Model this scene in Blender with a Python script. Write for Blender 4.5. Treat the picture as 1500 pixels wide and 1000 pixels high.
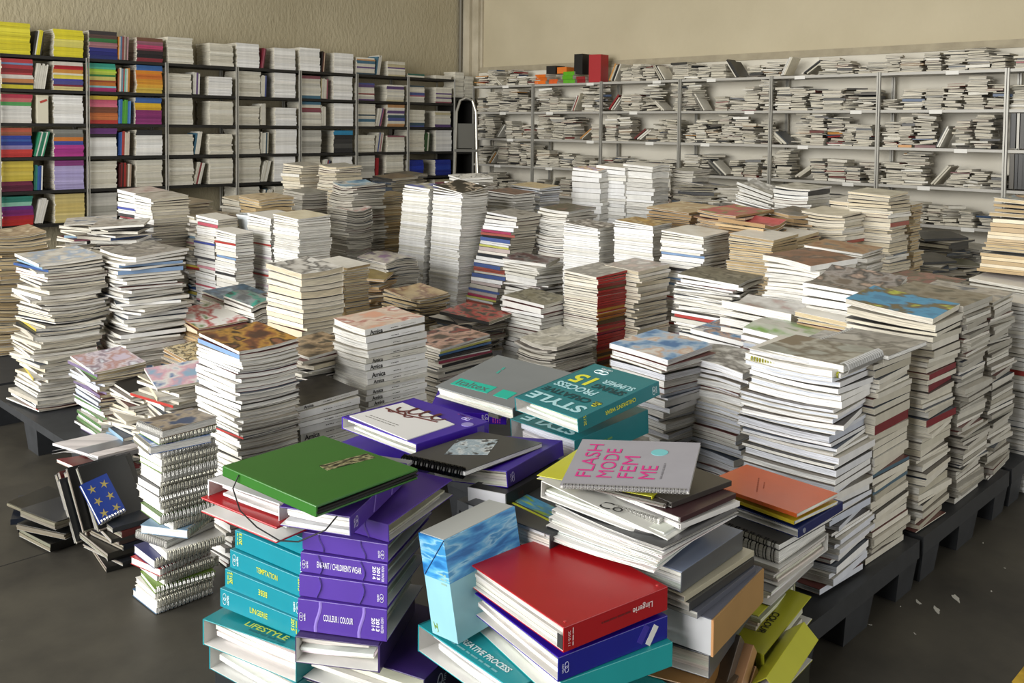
import bpy, math, random
import numpy as np
from mathutils import Matrix, Vector
R = math.radians
for o in list(bpy.data.objects): bpy.data.objects.remove(o)
scn = bpy.context.scene
col = scn.collection
rnd = random.Random(7)

# ------------------------------------------------------------------ camera
CAMH, FPX, PY0, PIT, ROL, YAW = 1.385, 1380.67, 244.85, .0425, .0107, .7783
FW = np.array([math.cos(YAW)*math.cos(PIT), math.sin(YAW)*math.cos(PIT), -math.sin(PIT)])
RT0 = np.array([math.sin(YAW), -math.cos(YAW), 0.]); UP0 = np.cross(RT0, FW)
RT = math.cos(ROL)*RT0 + math.sin(ROL)*UP0
UP = -math.sin(ROL)*RT0 + math.cos(ROL)*UP0
ORG = np.array([0., 0., CAMH])
cam = bpy.data.cameras.new('camera'); cam_o = bpy.data.objects.new('camera', cam); col.objects.link(cam_o)
cam.sensor_width = 36; cam.lens = FPX/1500*36; cam.shift_y = -(500-PY0)/1500; cam.clip_end = 100
cam_o.matrix_world = Matrix(((RT[0], UP[0], -FW[0], 0), (RT[1], UP[1], -FW[1], 0), (RT[2], UP[2], -FW[2], CAMH), (0, 0, 0, 1)))
scn.camera = cam_o
def at(px, py, Z):            # survey point seen at (px,py) of the photo at distance Z along the view axis
    return ORG + Z*(FW + RT*(px-750)/FPX - UP*(py-PY0)/FPX)
def proj(P):
    d = np.asarray(P, float)-ORG; z = d@FW
    return 750+FPX*(d@RT)/z, PY0-FPX*(d@UP)/z, z

# ------------------------------------------------------------------ light
w = bpy.data.worlds.new('world'); scn.world = w; w.use_nodes = True
w.node_tree.nodes['Background'].inputs[0].default_value = (.80, .88, 1, 1)
w.node_tree.nodes['Background'].inputs[1].default_value = 0.4
def area(name, loc, rot, sx, sy, e, c):
    l = bpy.data.lights.new(name, 'AREA'); l.shape = 'RECTANGLE'; l.size = sx; l.size_y = sy; l.energy = e; l.color = c
    o = bpy.data.objects.new(name, l); o.location = loc; o.rotation_euler = rot; col.objects.link(o); return o
area('daylight_gate', (-4.9, 3.6, 2.6), (0, R(-90), 0), 4.0, 8.0, 1050, (1, .985, .95))       # the open loading gate on the left
area('daylight_door', (3.4, -4.9, 2.2), (R(90), 0, 0), 5.0, 3.6, 145, (1, .98, .93))       # the smaller door behind
area('skylight', (3.2, 3.0, 6.3), (0, 0, 0), 6.0, 5.0, 70, (1, .98, .94))                   # roof light
scn.view_settings.view_transform = 'Standard'; scn.view_settings.look = 'None'
scn.view_settings.gamma = 1; scn.view_settings.use_curve_mapping = False
scn.view_settings.exposure = 0.15

# ------------------------------------------------------------------ helpers
def lin(h):
    h = h.lstrip('#'); v = [int(h[i:i+2], 16)/255 for i in (0, 2, 4)]
    return tuple(c/12.92 if c <= .04045 else ((c+.055)/1.055)**2.4 for c in v)
def tag(o, label=None, cat=None, group=None, kind=None):
    for k, v in (('label', label), ('category', cat), ('group', group), ('kind', kind)):
        if v: o[k] = v
    return o
def nt(m):
    m.use_nodes = True; t = m.node_tree
    return t, t.nodes, t.links, t.nodes['Principled BSDF']
MATS = {}
def plain(hexc, rough=.5, metal=0., noise=0., nscale=12.):
    k = ('p', hexc, rough, metal, noise, nscale)
    if k in MATS: return MATS[k]
    m = bpy.data.materials.new('paint_'+hexc.strip('#')); t, n, l, b = nt(m)
    c = lin(hexc); b.inputs['Base Color'].default_value = (*c, 1)
    b.inputs['Roughness'].default_value = rough; b.inputs['Metallic'].default_value = metal
    if noise:
        tc = n.new('ShaderNodeTexCoord'); tx = n.new('ShaderNodeTexNoise'); tx.inputs['Scale'].default_value = nscale; tx.inputs['Detail'].default_value = 6
        r = n.new('ShaderNodeValToRGB'); l.new(tc.outputs['Object'], tx.inputs['Vector']); l.new(tx.outputs['Fac'], r.inputs['Fac'])
        r.color_ramp.elements[0].position = .3; r.color_ramp.elements[1].position = .7
        r.color_ramp.elements[0].color = (*[x*(1-noise) for x in c], 1); r.color_ramp.elements[1].color = (*[min(1, x*(1+noise)) for x in c], 1)
        l.new(r.outputs['Color'], b.inputs['Base Color'])
    MATS[k] = m; return m
def attr_mat(name, rough, sx, sy, amt, detail=3.):
    m = bpy.data.materials.new(name); t, n, l, b = nt(m)
    a = n.new('ShaderNodeAttribute'); a.attribute_name = 'Col'
    u = n.new('ShaderNodeAttribute'); u.attribute_name = 'uvp'
    mp = n.new('ShaderNodeMapping'); mp.inputs['Scale'].default_value = (sx, sy, 1)
    tx = n.new('ShaderNodeTexNoise'); tx.inputs['Scale'].default_value = 1; tx.inputs['Detail'].default_value = detail
    mr = n.new('ShaderNodeMapRange'); mr.inputs['From Min'].default_value = .3; mr.inputs['From Max'].default_value = .7
    mr.inputs['To Min'].default_value = 1-amt; mr.inputs['To Max'].default_value = 1+amt*.35
    mx = n.new('ShaderNodeMix'); mx.data_type = 'RGBA'; mx.blend_type = 'MULTIPLY'; mx.inputs['Factor'].default_value = 1
    l.new(u.outputs['Vector'], mp.inputs['Vector']); l.new(mp.outputs['Vector'], tx.inputs['Vector']); l.new(tx.outputs['Fac'], mr.inputs['Value'])
    l.new(a.outputs['Color'], mx.inputs[6]); l.new(mr.outputs['Result'], mx.inputs[7]); l.new(mx.outputs[2], b.inputs['Base Color'])
    b.inputs['Roughness'].default_value = rough
    return m
M_COVER = attr_mat('printed_cover', .38, 5, 5, .10)
M_PAGES = attr_mat('page_edges', .85, 14, 900, .5)
M_BINDER = attr_mat('binder_plastic', .30, 4, 4, .05)
M_SHEETS = attr_mat('loose_sheets', .8, 10, 420, .38)
def art(key, cols, scale=3., rough=.35, seed=0., distort=.12):
    """printed cover picture: soft patches of the given colours"""
    k = ('a', key)
    if k in MATS: return MATS[k]
    m = bpy.data.materials.new('cover_print'); t, n, l, b = nt(m)
    u = n.new('ShaderNodeAttribute'); u.attribute_name = 'uvp'
    mp = n.new('ShaderNodeMapping'); mp.inputs['Location'].default_value = (seed*3.7, seed*1.3, seed)
    tx = n.new('ShaderNodeTexNoise'); tx.inputs['Scale'].default_value = scale; tx.inputs['Detail'].default_value = 3.5; tx.inputs['Distortion'].default_value = distort
    r = n.new('ShaderNodeValToRGB'); e = r.color_ramp.elements
    while len(e) < len(cols): e.new(.5)
    for i, c in enumerate(cols):
        e[i].position = .37+.26*i/max(1, len(cols)-1); e[i].color = (*lin(c), 1)
    l.new(u.outputs['Vector'], mp.inputs['Vector']); l.new(mp.outputs['Vector'], tx.inputs['Vector'])
    l.new(tx.outputs['Fac'], r.inputs['Fac']); l.new(r.outputs['Color'], b.inputs['Base Color'])
    b.inputs['Roughness'].default_value = rough
    MATS[k] = m; return m

class MB:
    """collects shapes and links them as one mesh object"""
    def __init__(s): s.v = []; s.f = []; s.c = []; s.m = []; s.u = []; s.n = 0
    def add(s, V, F, C=(1, 1, 1), mi=0, U=None):
        V = np.asarray(V, float).reshape(-1, 3); s.v.append(V)
        for f in F: s.f.append([i+s.n for i in f])
        k = len(F)
        if len(C) and not hasattr(C[0], '__len__'): s.c += [C]*k
        else: s.c += list(C)
        s.m += [mi]*k if not hasattr(mi, '__len__') else list(mi)
        s.u.append(np.zeros((len(V), 3)) if U is None else np.asarray(U, float)); s.n += len(V); return s
    def box(s, x0, x1, y0, y1, z0, z1, C=(1, 1, 1), mi=0, M=None):
        V = np.array([(x, y, z) for z in (z0, z1) for y in (y0, y1) for x in (x0, x1)], float)
        U = V.copy()
        if M is not None: V = V@np.array(M)[:3, :3].T + np.array(M)[:3, 3]
        return s.add(V, [(0, 2, 3, 1), (4, 5, 7, 6), (0, 1, 5, 4), (2, 6, 7, 3), (0, 4, 6, 2), (1, 3, 7, 5)], C, mi, U)
    def tube(s, pts, r, n=8, closed=False, C=(1, 1, 1), mi=0, flat=1.):
        P = [np.array(p, float) for p in pts]; N = len(P); V = []
        prev = None
        for i in range(N):
            a = P[i-1] if (i > 0 or closed) else P[i]; b = P[(i+1) % N] if (i < N-1 or closed) else P[i]
            t = b-a; t /= np.linalg.norm(t)+1e-12
            if prev is None:
                q = np.cross(t, [0, 0, 1.]);
                if np.linalg.norm(q) < .1: q = np.cross(t, [1., 0, 0])
            else: q = prev-t*(prev@t)
            q /= np.linalg.norm(q); prev = q; k = np.cross(t, q)
            for j in range(n):
                an = 2*math.pi*j/n; V.append(P[i]+r*(math.cos(an)*q+flat*math.sin(an)*k))
        F = []
        for i in range(N if closed else N-1):
            for j in range(n):
                a = i*n+j; b = i*n+(j+1) % n; c = ((i+1) % N)*n+(j+1) % n; d = ((i+1) % N)*n+j; F.append((a, b, c, d))
        if not closed: F += [tuple(range(n))[::-1], tuple(range((N-1)*n, N*n))]
        return s.add(V, F, C, mi)
    def prism(s, poly, z0, z1, C=(1, 1, 1), mi=0, M=None):
        n = len(poly); V = np.array([(x, y, z) for z in (z0, z1) for x, y in poly], float)
        if M is not None: V = V@np.array(M)[:3, :3].T + np.array(M)[:3, 3]
        F = [tuple(range(n))[::-1], tuple(range(n, 2*n))]+[(i, (i+1) % n, n+(i+1) % n, n+i) for i in range(n)]
        return s.add(V, F, C, mi)
    def mesh(s, name, mats):
        me = bpy.data.meshes.new(name)
        V = np.concatenate(s.v) if s.v else np.zeros((0, 3))
        me.from_pydata(V.tolist(), [], s.f)
        for m in mats: me.materials.append(m)
        if len(mats) > 1: me.polygons.foreach_set('material_index', np.array(s.m, np.int32))
        a = me.attributes.new('Col', 'FLOAT_COLOR', 'FACE')
        a.data.foreach_set('color', np.array([(c[0], c[1], c[2], 1.) for c in s.c], np.float32).ravel())
        a = me.attributes.new('uvp', 'FLOAT_VECTOR', 'POINT'); a.data.foreach_set('vector', np.concatenate(s.u).astype(np.float32).ravel())
        me.update(); return me
    def build(s, name, mats, parent=None, M=None):
        if not isinstance(mats, (list, tuple)): mats = [mats]
        o = bpy.data.objects.new(name, s.mesh(name, mats)); col.objects.link(o)
        if parent is not None: o.parent = parent
        if M is not None: o.matrix_local = Matrix(np.array(M).tolist())
        return o
def empty(name, M):
    o = bpy.data.objects.new(name, None); col.objects.link(o); o.empty_display_size = .05
    o.matrix_world = Matrix(np.array(M).tolist()); return o
def rotm(rx, ry, rz):
    return np.array((Matrix.Rotation(rz, 3, 'Z') @ Matrix.Rotation(ry, 3, 'Y') @ Matrix.Rotation(rx, 3, 'X')))
def mat4(Rm, t):
    M = np.eye(4); M[:3, :3] = Rm; M[:3, 3] = t; return M

# ---- a bound publication: a wrapped cover and a block of pages
_T = {}
def template(nb):
    if nb in _T: return _T[nb]
    n = 2*(nb+1); F = []; kind = []
    O = lambda s, k: s*2*n+k
    I = lambda s, k: s*2*n+n+k
    for k in range(n-1):
        F.append((O(0, k), O(0, k+1), O(1, k+1), O(1, k))); kind.append(1 if k == nb else (2 if k > nb else 3))
        F.append((I(0, k), I(1, k), I(1, k+1), I(0, k+1))); kind.append(4)
        F.append((O(0, k), I(0, k), I(0, k+1), O(0, k+1))); kind.append(1 if k == nb else 5)
        F.append((O(1, k), O(1, k+1), I(1, k+1), I(1, k))); kind.append(1 if k == nb else 5)
    F.append((O(0, 0), O(1, 0), I(1, 0), I(0, 0))); kind.append(5)
    F.append((O(0, n-1), I(0, n-1), I(1, n-1), O(1, n-1))); kind.append(5)
    Pf = []; m = nb+1; q = lambda s, y, j: s*2*m+y*m+j
    for j in range(nb):
        Pf += [(q(0, 0, j), q(0, 0, j+1), q(0, 1, j+1), q(0, 1, j)), (q(1, 0, j), q(1, 1, j), q(1, 1, j+1), q(1, 0, j+1)),
               (q(0, 1, j), q(0, 1, j+1), q(1, 1, j+1), q(1, 1, j)), (q(0, 0, j), q(1, 0, j), q(1, 0, j+1), q(0, 0, j+1))]
    Pf += [(q(0, 0, nb), q(1, 0, nb), q(1, 1, nb), q(0, 1, nb)), (q(0, 0, 0), q(0, 1, 0), q(1, 1, 0), q(1, 0, 0))]
    _T[nb] = (n, F, kind, Pf); return _T[nb]
SPIN = {'-y': ((1, 0), (0, 1)), '-x': ((0, 1), (-1, 0)), '+y': ((-1, 0), (0, -1)), '+x': ((0, -1), (1, 0))}
def book_geo(l, e, h, spine, curl=(0, 0, .5), tc=.0006, inset=.0015, nb=2, droop=0., pz=None, shift=0.):
    """cover verts, cover uv, page verts, page uv in the thing's own frame (origin: middle of its underside)"""
    n, F, kind, Pf = template(nb)
    s = np.linspace(0, 1, nb+1)
    bo = e*s; bi = tc+(e-tc)*s
    dz = droop*s
    zO = np.concatenate([np.zeros(nb+1), h-dz]); bO = np.concatenate([bo[::-1], bo])
    zI = np.concatenate([np.full(nb+1, tc), h-tc-dz]); bI = np.concatenate([bi[::-1], bi])
    B = np.concatenate([bO, bI]*2); Zc = np.concatenate([zO, zI]*2); A = np.repeat([0., l], 2*n)
    bp = tc+(e-inset-tc)*s; top = (h-tc if pz is None else pz)-dz*(.96 if pz is None else .6)
    Bp = np.tile(bp, 4); Zp = np.tile(np.concatenate([np.full(nb+1, tc), top]), 2); Ap = np.repeat([inset, l-inset], 2*(nb+1))
    def fin(A, B, Z):
        bn = B/e; an = A/l
        Z = Z+curl[0]*(bn-curl[2])**2*4+curl[1]*(an-.5)**2*4
        a = A-l/2; b = B-e/2+shift*Z
        (ax, bx), (ay, by) = SPIN[spine]
        return np.stack([ax*a+bx*b, ay*a+by*b, Z], 1)
    Vc = fin(A, B, Zc); Uc = np.stack([A/l, B/e, np.zeros(len(A))], 1)
    Vp = fin(Ap, Bp, Zp); Up = np.stack([Ap+Bp, Zp, np.full(len(Ap), rnd.random()*9)], 1)
    return Vc, Uc, Vp, Up, F, kind, Pf
def xf(V, M): return V@M[:3, :3].T+M[:3, 3]

# ---- lettering
_TX = {}
def text_geo(s, bold=0.):
    if (s, bold) in _TX: return _TX[(s, bold)]
    c = bpy.data.curves.new('t', 'FONT'); c.body = s; c.resolution_u = 3; c.offset = bold; c.align_x = 'CENTER'
    o = bpy.data.objects.new('t', c); col.objects.link(o)
    dg = bpy.context.evaluated_depsgraph_get(); me = o.evaluated_get(dg).to_mesh()
    V = np.array([v.co[:] for v in me.vertices]); F = [tuple(p.vertices) for p in me.polygons]
    o.evaluated_get(dg).to_mesh_clear(); bpy.data.objects.remove(o); bpy.data.curves.remove(c)
    lo, hi = V.min(0), V.max(0); V = V-(lo+hi)/2; _TX[(s, bold)] = (V, F, hi-lo); return _TX[(s, bold)]
FACES = {'right': ((1, 0, 0), (0, 0, 1), (0, -1, 0)), 'left': ((0, -1, 0), (0, 0, 1), (-1, 0, 0)), 'top': ((1, 0, 0), (0, 1, 0), (0, 0, 1))}
def face_frame(dims, face, cu, cv, rot):
    W, D, Hh = dims; x, y, n = [np.array(q, float) for q in FACES[face]]
    c = {'right': np.array([0, -D/2, Hh/2]), 'left': np.array([-W/2, 0, Hh/2]), 'top': np.array([0, 0, Hh])}[face]+cu*x+cv*y
    a = R(rot); X = math.cos(a)*x+math.sin(a)*y; Y = -math.sin(a)*x+math.cos(a)*y
    return c, X, Y, n
def put_text(root, dims, s, face, cu, cv, hgt, colr, rot=0, width=None, bold=.01, name='lettering'):
    V, F, sz = text_geo(s, bold); k = hgt/sz[1]; kx = k if width is None else width/sz[0]
    c, X, Y, n = face_frame(dims, face, cu, cv, rot)
    P = c+np.outer(V[:, 0]*kx, X)+np.outer(V[:, 1]*k, Y)+.0009*n
    return MB().add(P, F).build(name, plain(colr, .45), root)
def put_lines(root, dims, face, cu, cv, width, hgt, colr, rot=0, seed=1):
    """print too small to read: a row of short bars with word gaps"""
    c, X, Y, n = face_frame(dims, face, cu, cv, rot); mb = MB(); rs = random.Random(seed); x = -width/2
    while x < width/2-hgt*.6:
        q = min(rs.uniform(1.6, 4.5)*hgt, width/2-x); V = [c+X*(x+a*q)+Y*(b-.5)*hgt*rs.uniform(.75, 1)+n*.0008 for a, b in ((0, 0), (1, 0), (1, 1), (0, 1))]
        mb.add(V, [(0, 1, 2, 3)]); x += q+hgt*.7
    return mb.build('small_print', plain(colr, .5), root)
def put_patch(root, dims, face, cu, cv, pw, ph, mat, rot=0, name='panel', lift=.0008, poly=None):
    c, X, Y, n = face_frame(dims, face, cu, cv, rot)
    q = poly or [(-.5, -.5), (.5, -.5), (.5, .5), (-.5, .5)]
    k = len(q); V = [c+X*a*pw+Y*b*ph+n*lift for a, b in q]+[c+X*a*pw+Y*b*ph-n*.0002 for a, b in q]
    U = [(a+.5, b+.5, 0) for a, b in q]*2
    F = [tuple(range(k))]+[(i, i+k, (i+1) % k+k, (i+1) % k) for i in range(k)]
    return MB().add(V, F, (1, 1, 1), 0, U).build(name, mat, root)
def put_logo(root, dims, face, cu, cv, s, colr, rot=0):
    """two interlocked loops over a short word, the mark on the trend binders"""
    c, X, Y, n = face_frame(dims, face, cu, cv, rot); mb = MB()
    for dx in (-.22, .22):
        P = [c+X*(dx+.34*math.cos(t)-.0)*s+Y*(.24*math.sin(t))*s+n*.0007 for t in np.linspace(0, 2*math.pi, 15)[:-1]]
        mb.tube(P, .03*s, 4, True)
    V, F, sz = text_geo('carlin', .01); k = .95*s/sz[0]
    mb.add(c-Y*.48*s+np.outer(V[:, 0]*k, X)+np.outer(V[:, 1]*k, Y)+.0009*n, F)
    return mb.build('emblem', plain(colr, .45), root)
# ------------------------------------------------------------------ the room
XR, YL = 7.8369, 8.5726           # front planes of the two racks
XW, YW, CE = XR+.34, YL+.36, 6.5
def wallmat(name, c1, c2, sc, bump, rough=.85):
    m = bpy.data.materials.new(name); t, n, l, b = nt(m)
    tc = n.new('ShaderNodeTexCoord'); tx = n.new('ShaderNodeTexNoise'); tx.inputs['Scale'].default_value = sc; tx.inputs['Detail'].default_value = 8
    r = n.new('ShaderNodeValToRGB'); r.color_ramp.elements[0].position = .32; r.color_ramp.elements[1].position = .68
    r.color_ramp.elements[0].color = (*lin(c1), 1); r.color_ramp.elements[1].color = (*lin(c2), 1)
    t2 = n.new('ShaderNodeTexNoise'); t2.inputs['Scale'].default_value = 38; t2.inputs['Detail'].default_value = 6
    mp = n.new('ShaderNodeMapping'); mp.inputs['Scale'].default_value = (1, 1, .45)
    bp = n.new('ShaderNodeBump'); bp.inputs['Strength'].default_value = bump; bp.inputs['Distance'].default_value = .02
    l.new(tc.outputs['Object'], tx.inputs['Vector']); l.new(tc.outputs['Object'], mp.inputs['Vector']); l.new(mp.outputs['Vector'], t2.inputs['Vector'])
    l.new(tx.outputs['Fac'], r.inputs['Fac']); l.new(r.outputs['Color'], b.inputs['Base Color'])
    l.new(t2.outputs['Fac'], bp.inputs['Height']); l.new(bp.outputs['Normal'], b.inputs['Normal'])
    b.inputs['Roughness'].default_value = rough; return m
M_WL = wallmat('stucco_wall', '#a59b80', '#b0a68b', 1.5, .55)
M_WR = wallmat('beige_panel_wall', '#b9ae92', '#c4b99d', 1.2, .18)
M_WW = wallmat('white_plaster', '#d8d2c2', '#e6e1d3', 1.6, .12)
M_CEIL = plain('#5d5b55', .9)
def floor_mat():
    m = bpy.data.materials.new('worn_concrete'); t, n, l, b = nt(m)
    tc = n.new('ShaderNodeTexCoord')
    a = n.new('ShaderNodeTexNoise'); a.inputs['Scale'].default_value = 1.6; a.inputs['Detail'].default_value = 9; a.inputs['Roughness'].default_value = .65
    r = n.new('ShaderNodeValToRGB'); r.color_ramp.elements[0].position = .3; r.color_ramp.elements[1].position = .72
    r.color_ramp.elements[0].color = (*lin('#242220'), 1); r.color_ramp.elements[1].color = (*lin('#514d43'), 1)
    s = n.new('ShaderNodeTexNoise'); s.inputs['Scale'].default_value = 14; s.inputs['Detail'].default_value = 7; s.inputs['Roughness'].default_value = .7
    sr = n.new('ShaderNodeValToRGB'); sr.color_ramp.elements[0].position = .68; sr.color_ramp.elements[1].position = .76
    sr.color_ramp.elements[0].color = (0, 0, 0, 1); sr.color_ramp.elements[1].color = (.5, .5, .5, 1)
    mx = n.new('ShaderNodeMix'); mx.data_type = 'RGBA'; mx.inputs[7].default_value = (*lin('#8a8880'), 1)
    l.new(tc.outputs['Object'], a.inputs['Vector']); l.new(tc.outputs['Object'], s.inputs['Vector'])
    l.new(a.outputs['Fac'], r.inputs['Fac']); l.new(s.outputs['Fac'], sr.inputs['Fac'])
    l.new(sr.outputs['Color'], mx.inputs[0]); l.new(r.outputs['Color'], mx.inputs[6]); l.new(mx.outputs[2], b.inputs['Base Color'])
    b.inputs['Roughness'].default_value = .55
    bp = n.new('ShaderNodeBump'); bp.inputs['Strength'].default_value = .12; l.new(s.outputs['Fac'], bp.inputs['Height']); l.new(bp.outputs['Normal'], b.inputs['Normal'])
    return m
def struct(name, mb, m, parent=None):
    o = mb.build(name, m, parent)
    if parent is None: tag(o, kind='structure')
    return o
X0, Y0 = -5.0, -5.0
fl = struct('floor', MB().box(X0-.3, XW+.3, Y0-.3, YW+.3, -.2, 0), floor_mat())
fj = MB(); fj.box(X0, 1.3, 3.148, 3.152, -.001, .0006); struct('floor_joint', fj, plain('#191815', .9), fl)
struct('ceiling', MB().box(X0-.3, XW+.3, Y0-.3, YW+.3, CE, CE+.2), M_CEIL)
struct('wall_left', MB().box(X0-.3, XW+.3, YW, YW+.25, 0, CE), M_WL)
wr = struct('wall_right', MB().box(XW+.05, XW+.3, Y0, YW, 0, CE), M_WR)
struct('lower_plaster', MB().box(XW, XW+.05, Y0, YW, 0, 2.06), M_WW, wr)
MT = wallmat('concrete_trim', '#9a907a', '#aea48c', 6, .3)
struct('trim_1', MB().box(XW-.015, XW+.05, Y0, YW-.24, 2.06, 2.085).box(XW+.02, XW+.05, Y0, YW-.24, 2.085, 2.13), MT)
struct('trim_2', MB().box(XW-.07, XW+.05, YW-.16, YW, 0, CE).box(XW-.02, XW+.05, YW-.27, YW-.16, 0, CE).box(XW+.02, XW+.05, YW-.30, YW-.27, 2.13, CE), wallmat('corner_pilaster', '#a99f88', '#c8bfa9', 2.5, .3))
struct('trim_3', MB().tube([(XW-.10, YW-.03, 0), (XW-.10, YW-.03, CE)], .022, 10), plain('#6d6758', .5))
# walls out of view, with the openings the daylight enters by
struct('wall_front', MB().box(X0-.3, X0, Y0, -.6, 0, CE).box(X0-.3, X0, 7.8, YW, 0, CE).box(X0-.3, X0, -.6, 7.8, 4.7, CE), M_CEIL)
struct('wall_back', MB().box(X0, .8, Y0-.3, Y0, 0, CE).box(6.0, XW, Y0-.3, Y0, 0, CE).box(.8, 6.0, Y0-.3, Y0, 4.1, CE), M_CEIL)
def floor_pt(px, py, z=0.):
    d = FW+RT*(px-750)/FPX-UP*(py-PY0)/FPX; return ORG+d*(z-CAMH)/d[2]
p = floor_pt(1493, 985)
tag(MB().box(p[0]-.06, p[0]+2.4, p[1]-.12, p[1]+.0, 0, .0015).build('floor_marking', plain('#b8962a', .6, noise=.3, nscale=30)), 'worn yellow painted strip on the concrete floor', 'floor marking')
for i, (a, b, s, an) in enumerate(((1345, 882, .045, .7), (1400, 876, .07, .7), (1372, 893, .05, .6), (1452, 866, .015, .2), (1340, 928, .012, 1.), (1275, 915, .02, 2), (1319, 888, .008, 0), (1472, 832, .01, 1), (1440, 795, .01, .4))):
    P = floor_pt(a, b); M = mat4(rotm(0, 0, an), P)
    s *= .55; q = [(s*math.cos(t)*rnd.uniform(.35, 1), .35*s*math.sin(t)*rnd.uniform(.2, 1)) for t in np.linspace(0, 6.28, 13)[:-1]]
    tag(MB().prism(q, 0, .0012, M=M).build('paper_scrap', plain('#b9b7ad', .8)), 'pale torn scrap of paper on the floor beside the pallets', 'paper scrap', 'scraps on the floor')

# ------------------------------------------------------------------ steel racks
M_DARK = plain('#1d1c1a', .5); M_POST = plain('#a3a199', .4, .2); M_SHELFW = plain('#b5b2aa', .45, .1); M_POSTW = plain('#a3a199', .4, .3)
LZ = [1.9561-.2901*k for k in range(7)]; LB = .7279; LX = [XR-.1515-LB*i for i in range(9)]   # LX: upright positions
RZ = [1.8746-.3112*k for k in range(6)]; RY = [YL-.1815-i for i in range(8)]
def rack_left(i, label):
    x1, x0 = LX[i], LX[i+1]
    t = tag(empty('shelving_bay', mat4(np.eye(3), ((x0+x1)/2, YL+.16, 0))), label, 'shelving', 'dark steel bays along the stucco wall')
    cx, cy = (x0+x1)/2, YL+.16
    for z in LZ:
        MB().box(x0+.004-cx, x1-.004-cx, YL-.005-cy, YL+.33-cy, z-.028, z-.002).build('shelf', M_DARK, t)
    for (x, off) in ((x0, .010), (x1, -.010)):
        for y in (YL-.012, YL+.315):
            MB().box(x+off*.9-.0035-cx, x+off*.9+.0035-cx, y-.010-cy, y+.010-cy, 0, LZ[0]-.0).build('upright', M_POST, t)
LB_LABEL = ['dark steel shelving bay next to the stepladder in the corner', 'dark steel bay with red covers, second from the stepladder',
 'dark steel bay of grey and striped stacks, third from the stepladder', 'dark steel bay of pale stacks, fourth from the stepladder',
 'dark steel bay of grey-white stacks, beside the many-coloured bay',
 'dark steel bay of many-coloured spines beside the yellow magazines', 'dark steel bay with bright yellow magazines on its top shelf']
for i in range(7): rack_left(i, LB_LABEL[i])
def rack_right(i, label):
    y1, y0 = RY[i], RY[i+1]; cy = (y0+y1)/2; cx = XR+.15
    t = tag(empty('shelving_bay', mat4(np.eye(3), (cx, cy, 0))), label, 'shelving', 'pale steel bays along the beige wall')
    for k, z in enumerate(RZ):
        s = MB().box(XR-.005-cx, XR+.30-cx, y0+.004-cy, y1-.004-cy, z-.024, z-.001).build('shelf', M_SHELFW, t)
        MB().box(XR-.008-cx, XR-.004-cx, -.10+.3*math.sin(i*5+k*3), .0+.3*math.sin(i*5+k*3), z-.034, z-.004).build('label_holder', plain('#e8e6df', .5), s)
    for (y, off) in ((y0, .009), (y1, -.009)):
        for x in (XR-.012, XR+.29):
            MB().box(x-.012-cx, x+.012-cx, y+off-.0065-cy, y+off+.0065-cy, 0, RZ[0]+.005).build('upright', M_POSTW, t)
RB_LABEL = ['pale steel shelving bay in the corner beside the stepladder', 'pale steel bay with orange and green books on top', 'pale steel bay beside the one with the tall red book on top',
 'pale steel bay of loose paperbacks, third from the bay of dark upright binders', 'pale steel bay of loose paperbacks, second from the bay of dark upright binders', 'pale steel bay next to the bay of dark upright binders', 'pale steel bay holding dark upright binders']
for i in range(7): rack_right(i, RB_LABEL[i])
# black cabinet closing the corner
t = tag(empty('corner_cabinet', mat4(np.eye(3), (LX[0]+.2, YL+.16, 0))), 'black open cabinet in the corner behind the stepladder', 'cabinet')
MB().box(-.19, .14, -.17, .15, 1.70, 1.74).build('top_board', M_DARK, t)
MB().box(-.19, .14, .12, .15, 0, 1.70).build('back_panel', M_DARK, t)
for x in (-.19, .12): MB().box(x, x+.02, -.17, .12, 0, 1.70).build('side_panel', M_DARK, t)
for z in (.35, .7, 1.05, 1.38): MB().box(-.17, .12, -.16, .12, z, z+.02).build('shelf', M_DARK, t)
# stepladder
lx, ly = 7.12, 7.74
t = tag(empty('stepladder', mat4(rotm(0, 0, R(-42)), (lx, ly, 0))), 'aluminium folding stepladder leaning open in the corner', 'ladder')
AL = plain('#a9a69c', .35, .7)
hoop = [(-.17, 0, 0), (-.12, .16, 1.15), (-.11, .19, 1.55), (-.07, .2, 1.68), (0, .2, 1.71), (.07, .2, 1.68), (.11, .19, 1.55), (.12, .16, 1.15), (.17, 0, 0)]
MB().tube(hoop, .016, 8).build('front_frame', AL, t)
for s in (-1, 1): MB().tube([(s*.15, .62, 0), (s*.11, .22, 1.42)], .014, 8).build('rear_rail', plain('#cfc6b4', .5), t)
for z in (.28, .56, .84): MB().box(-.15, .15, .0+z*.13-.02, .10+z*.13, z-.015, z+.015).build('step', AL, t)
MB().box(-.13, .13, .13, .36, 1.10, 1.13).build('platform', plain('#5d5b54', .6), t)
MB().box(-.10, .10, .185, .20, 1.14, 1.42).build('safety_panel', plain('#55534b', .6), t)

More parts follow.
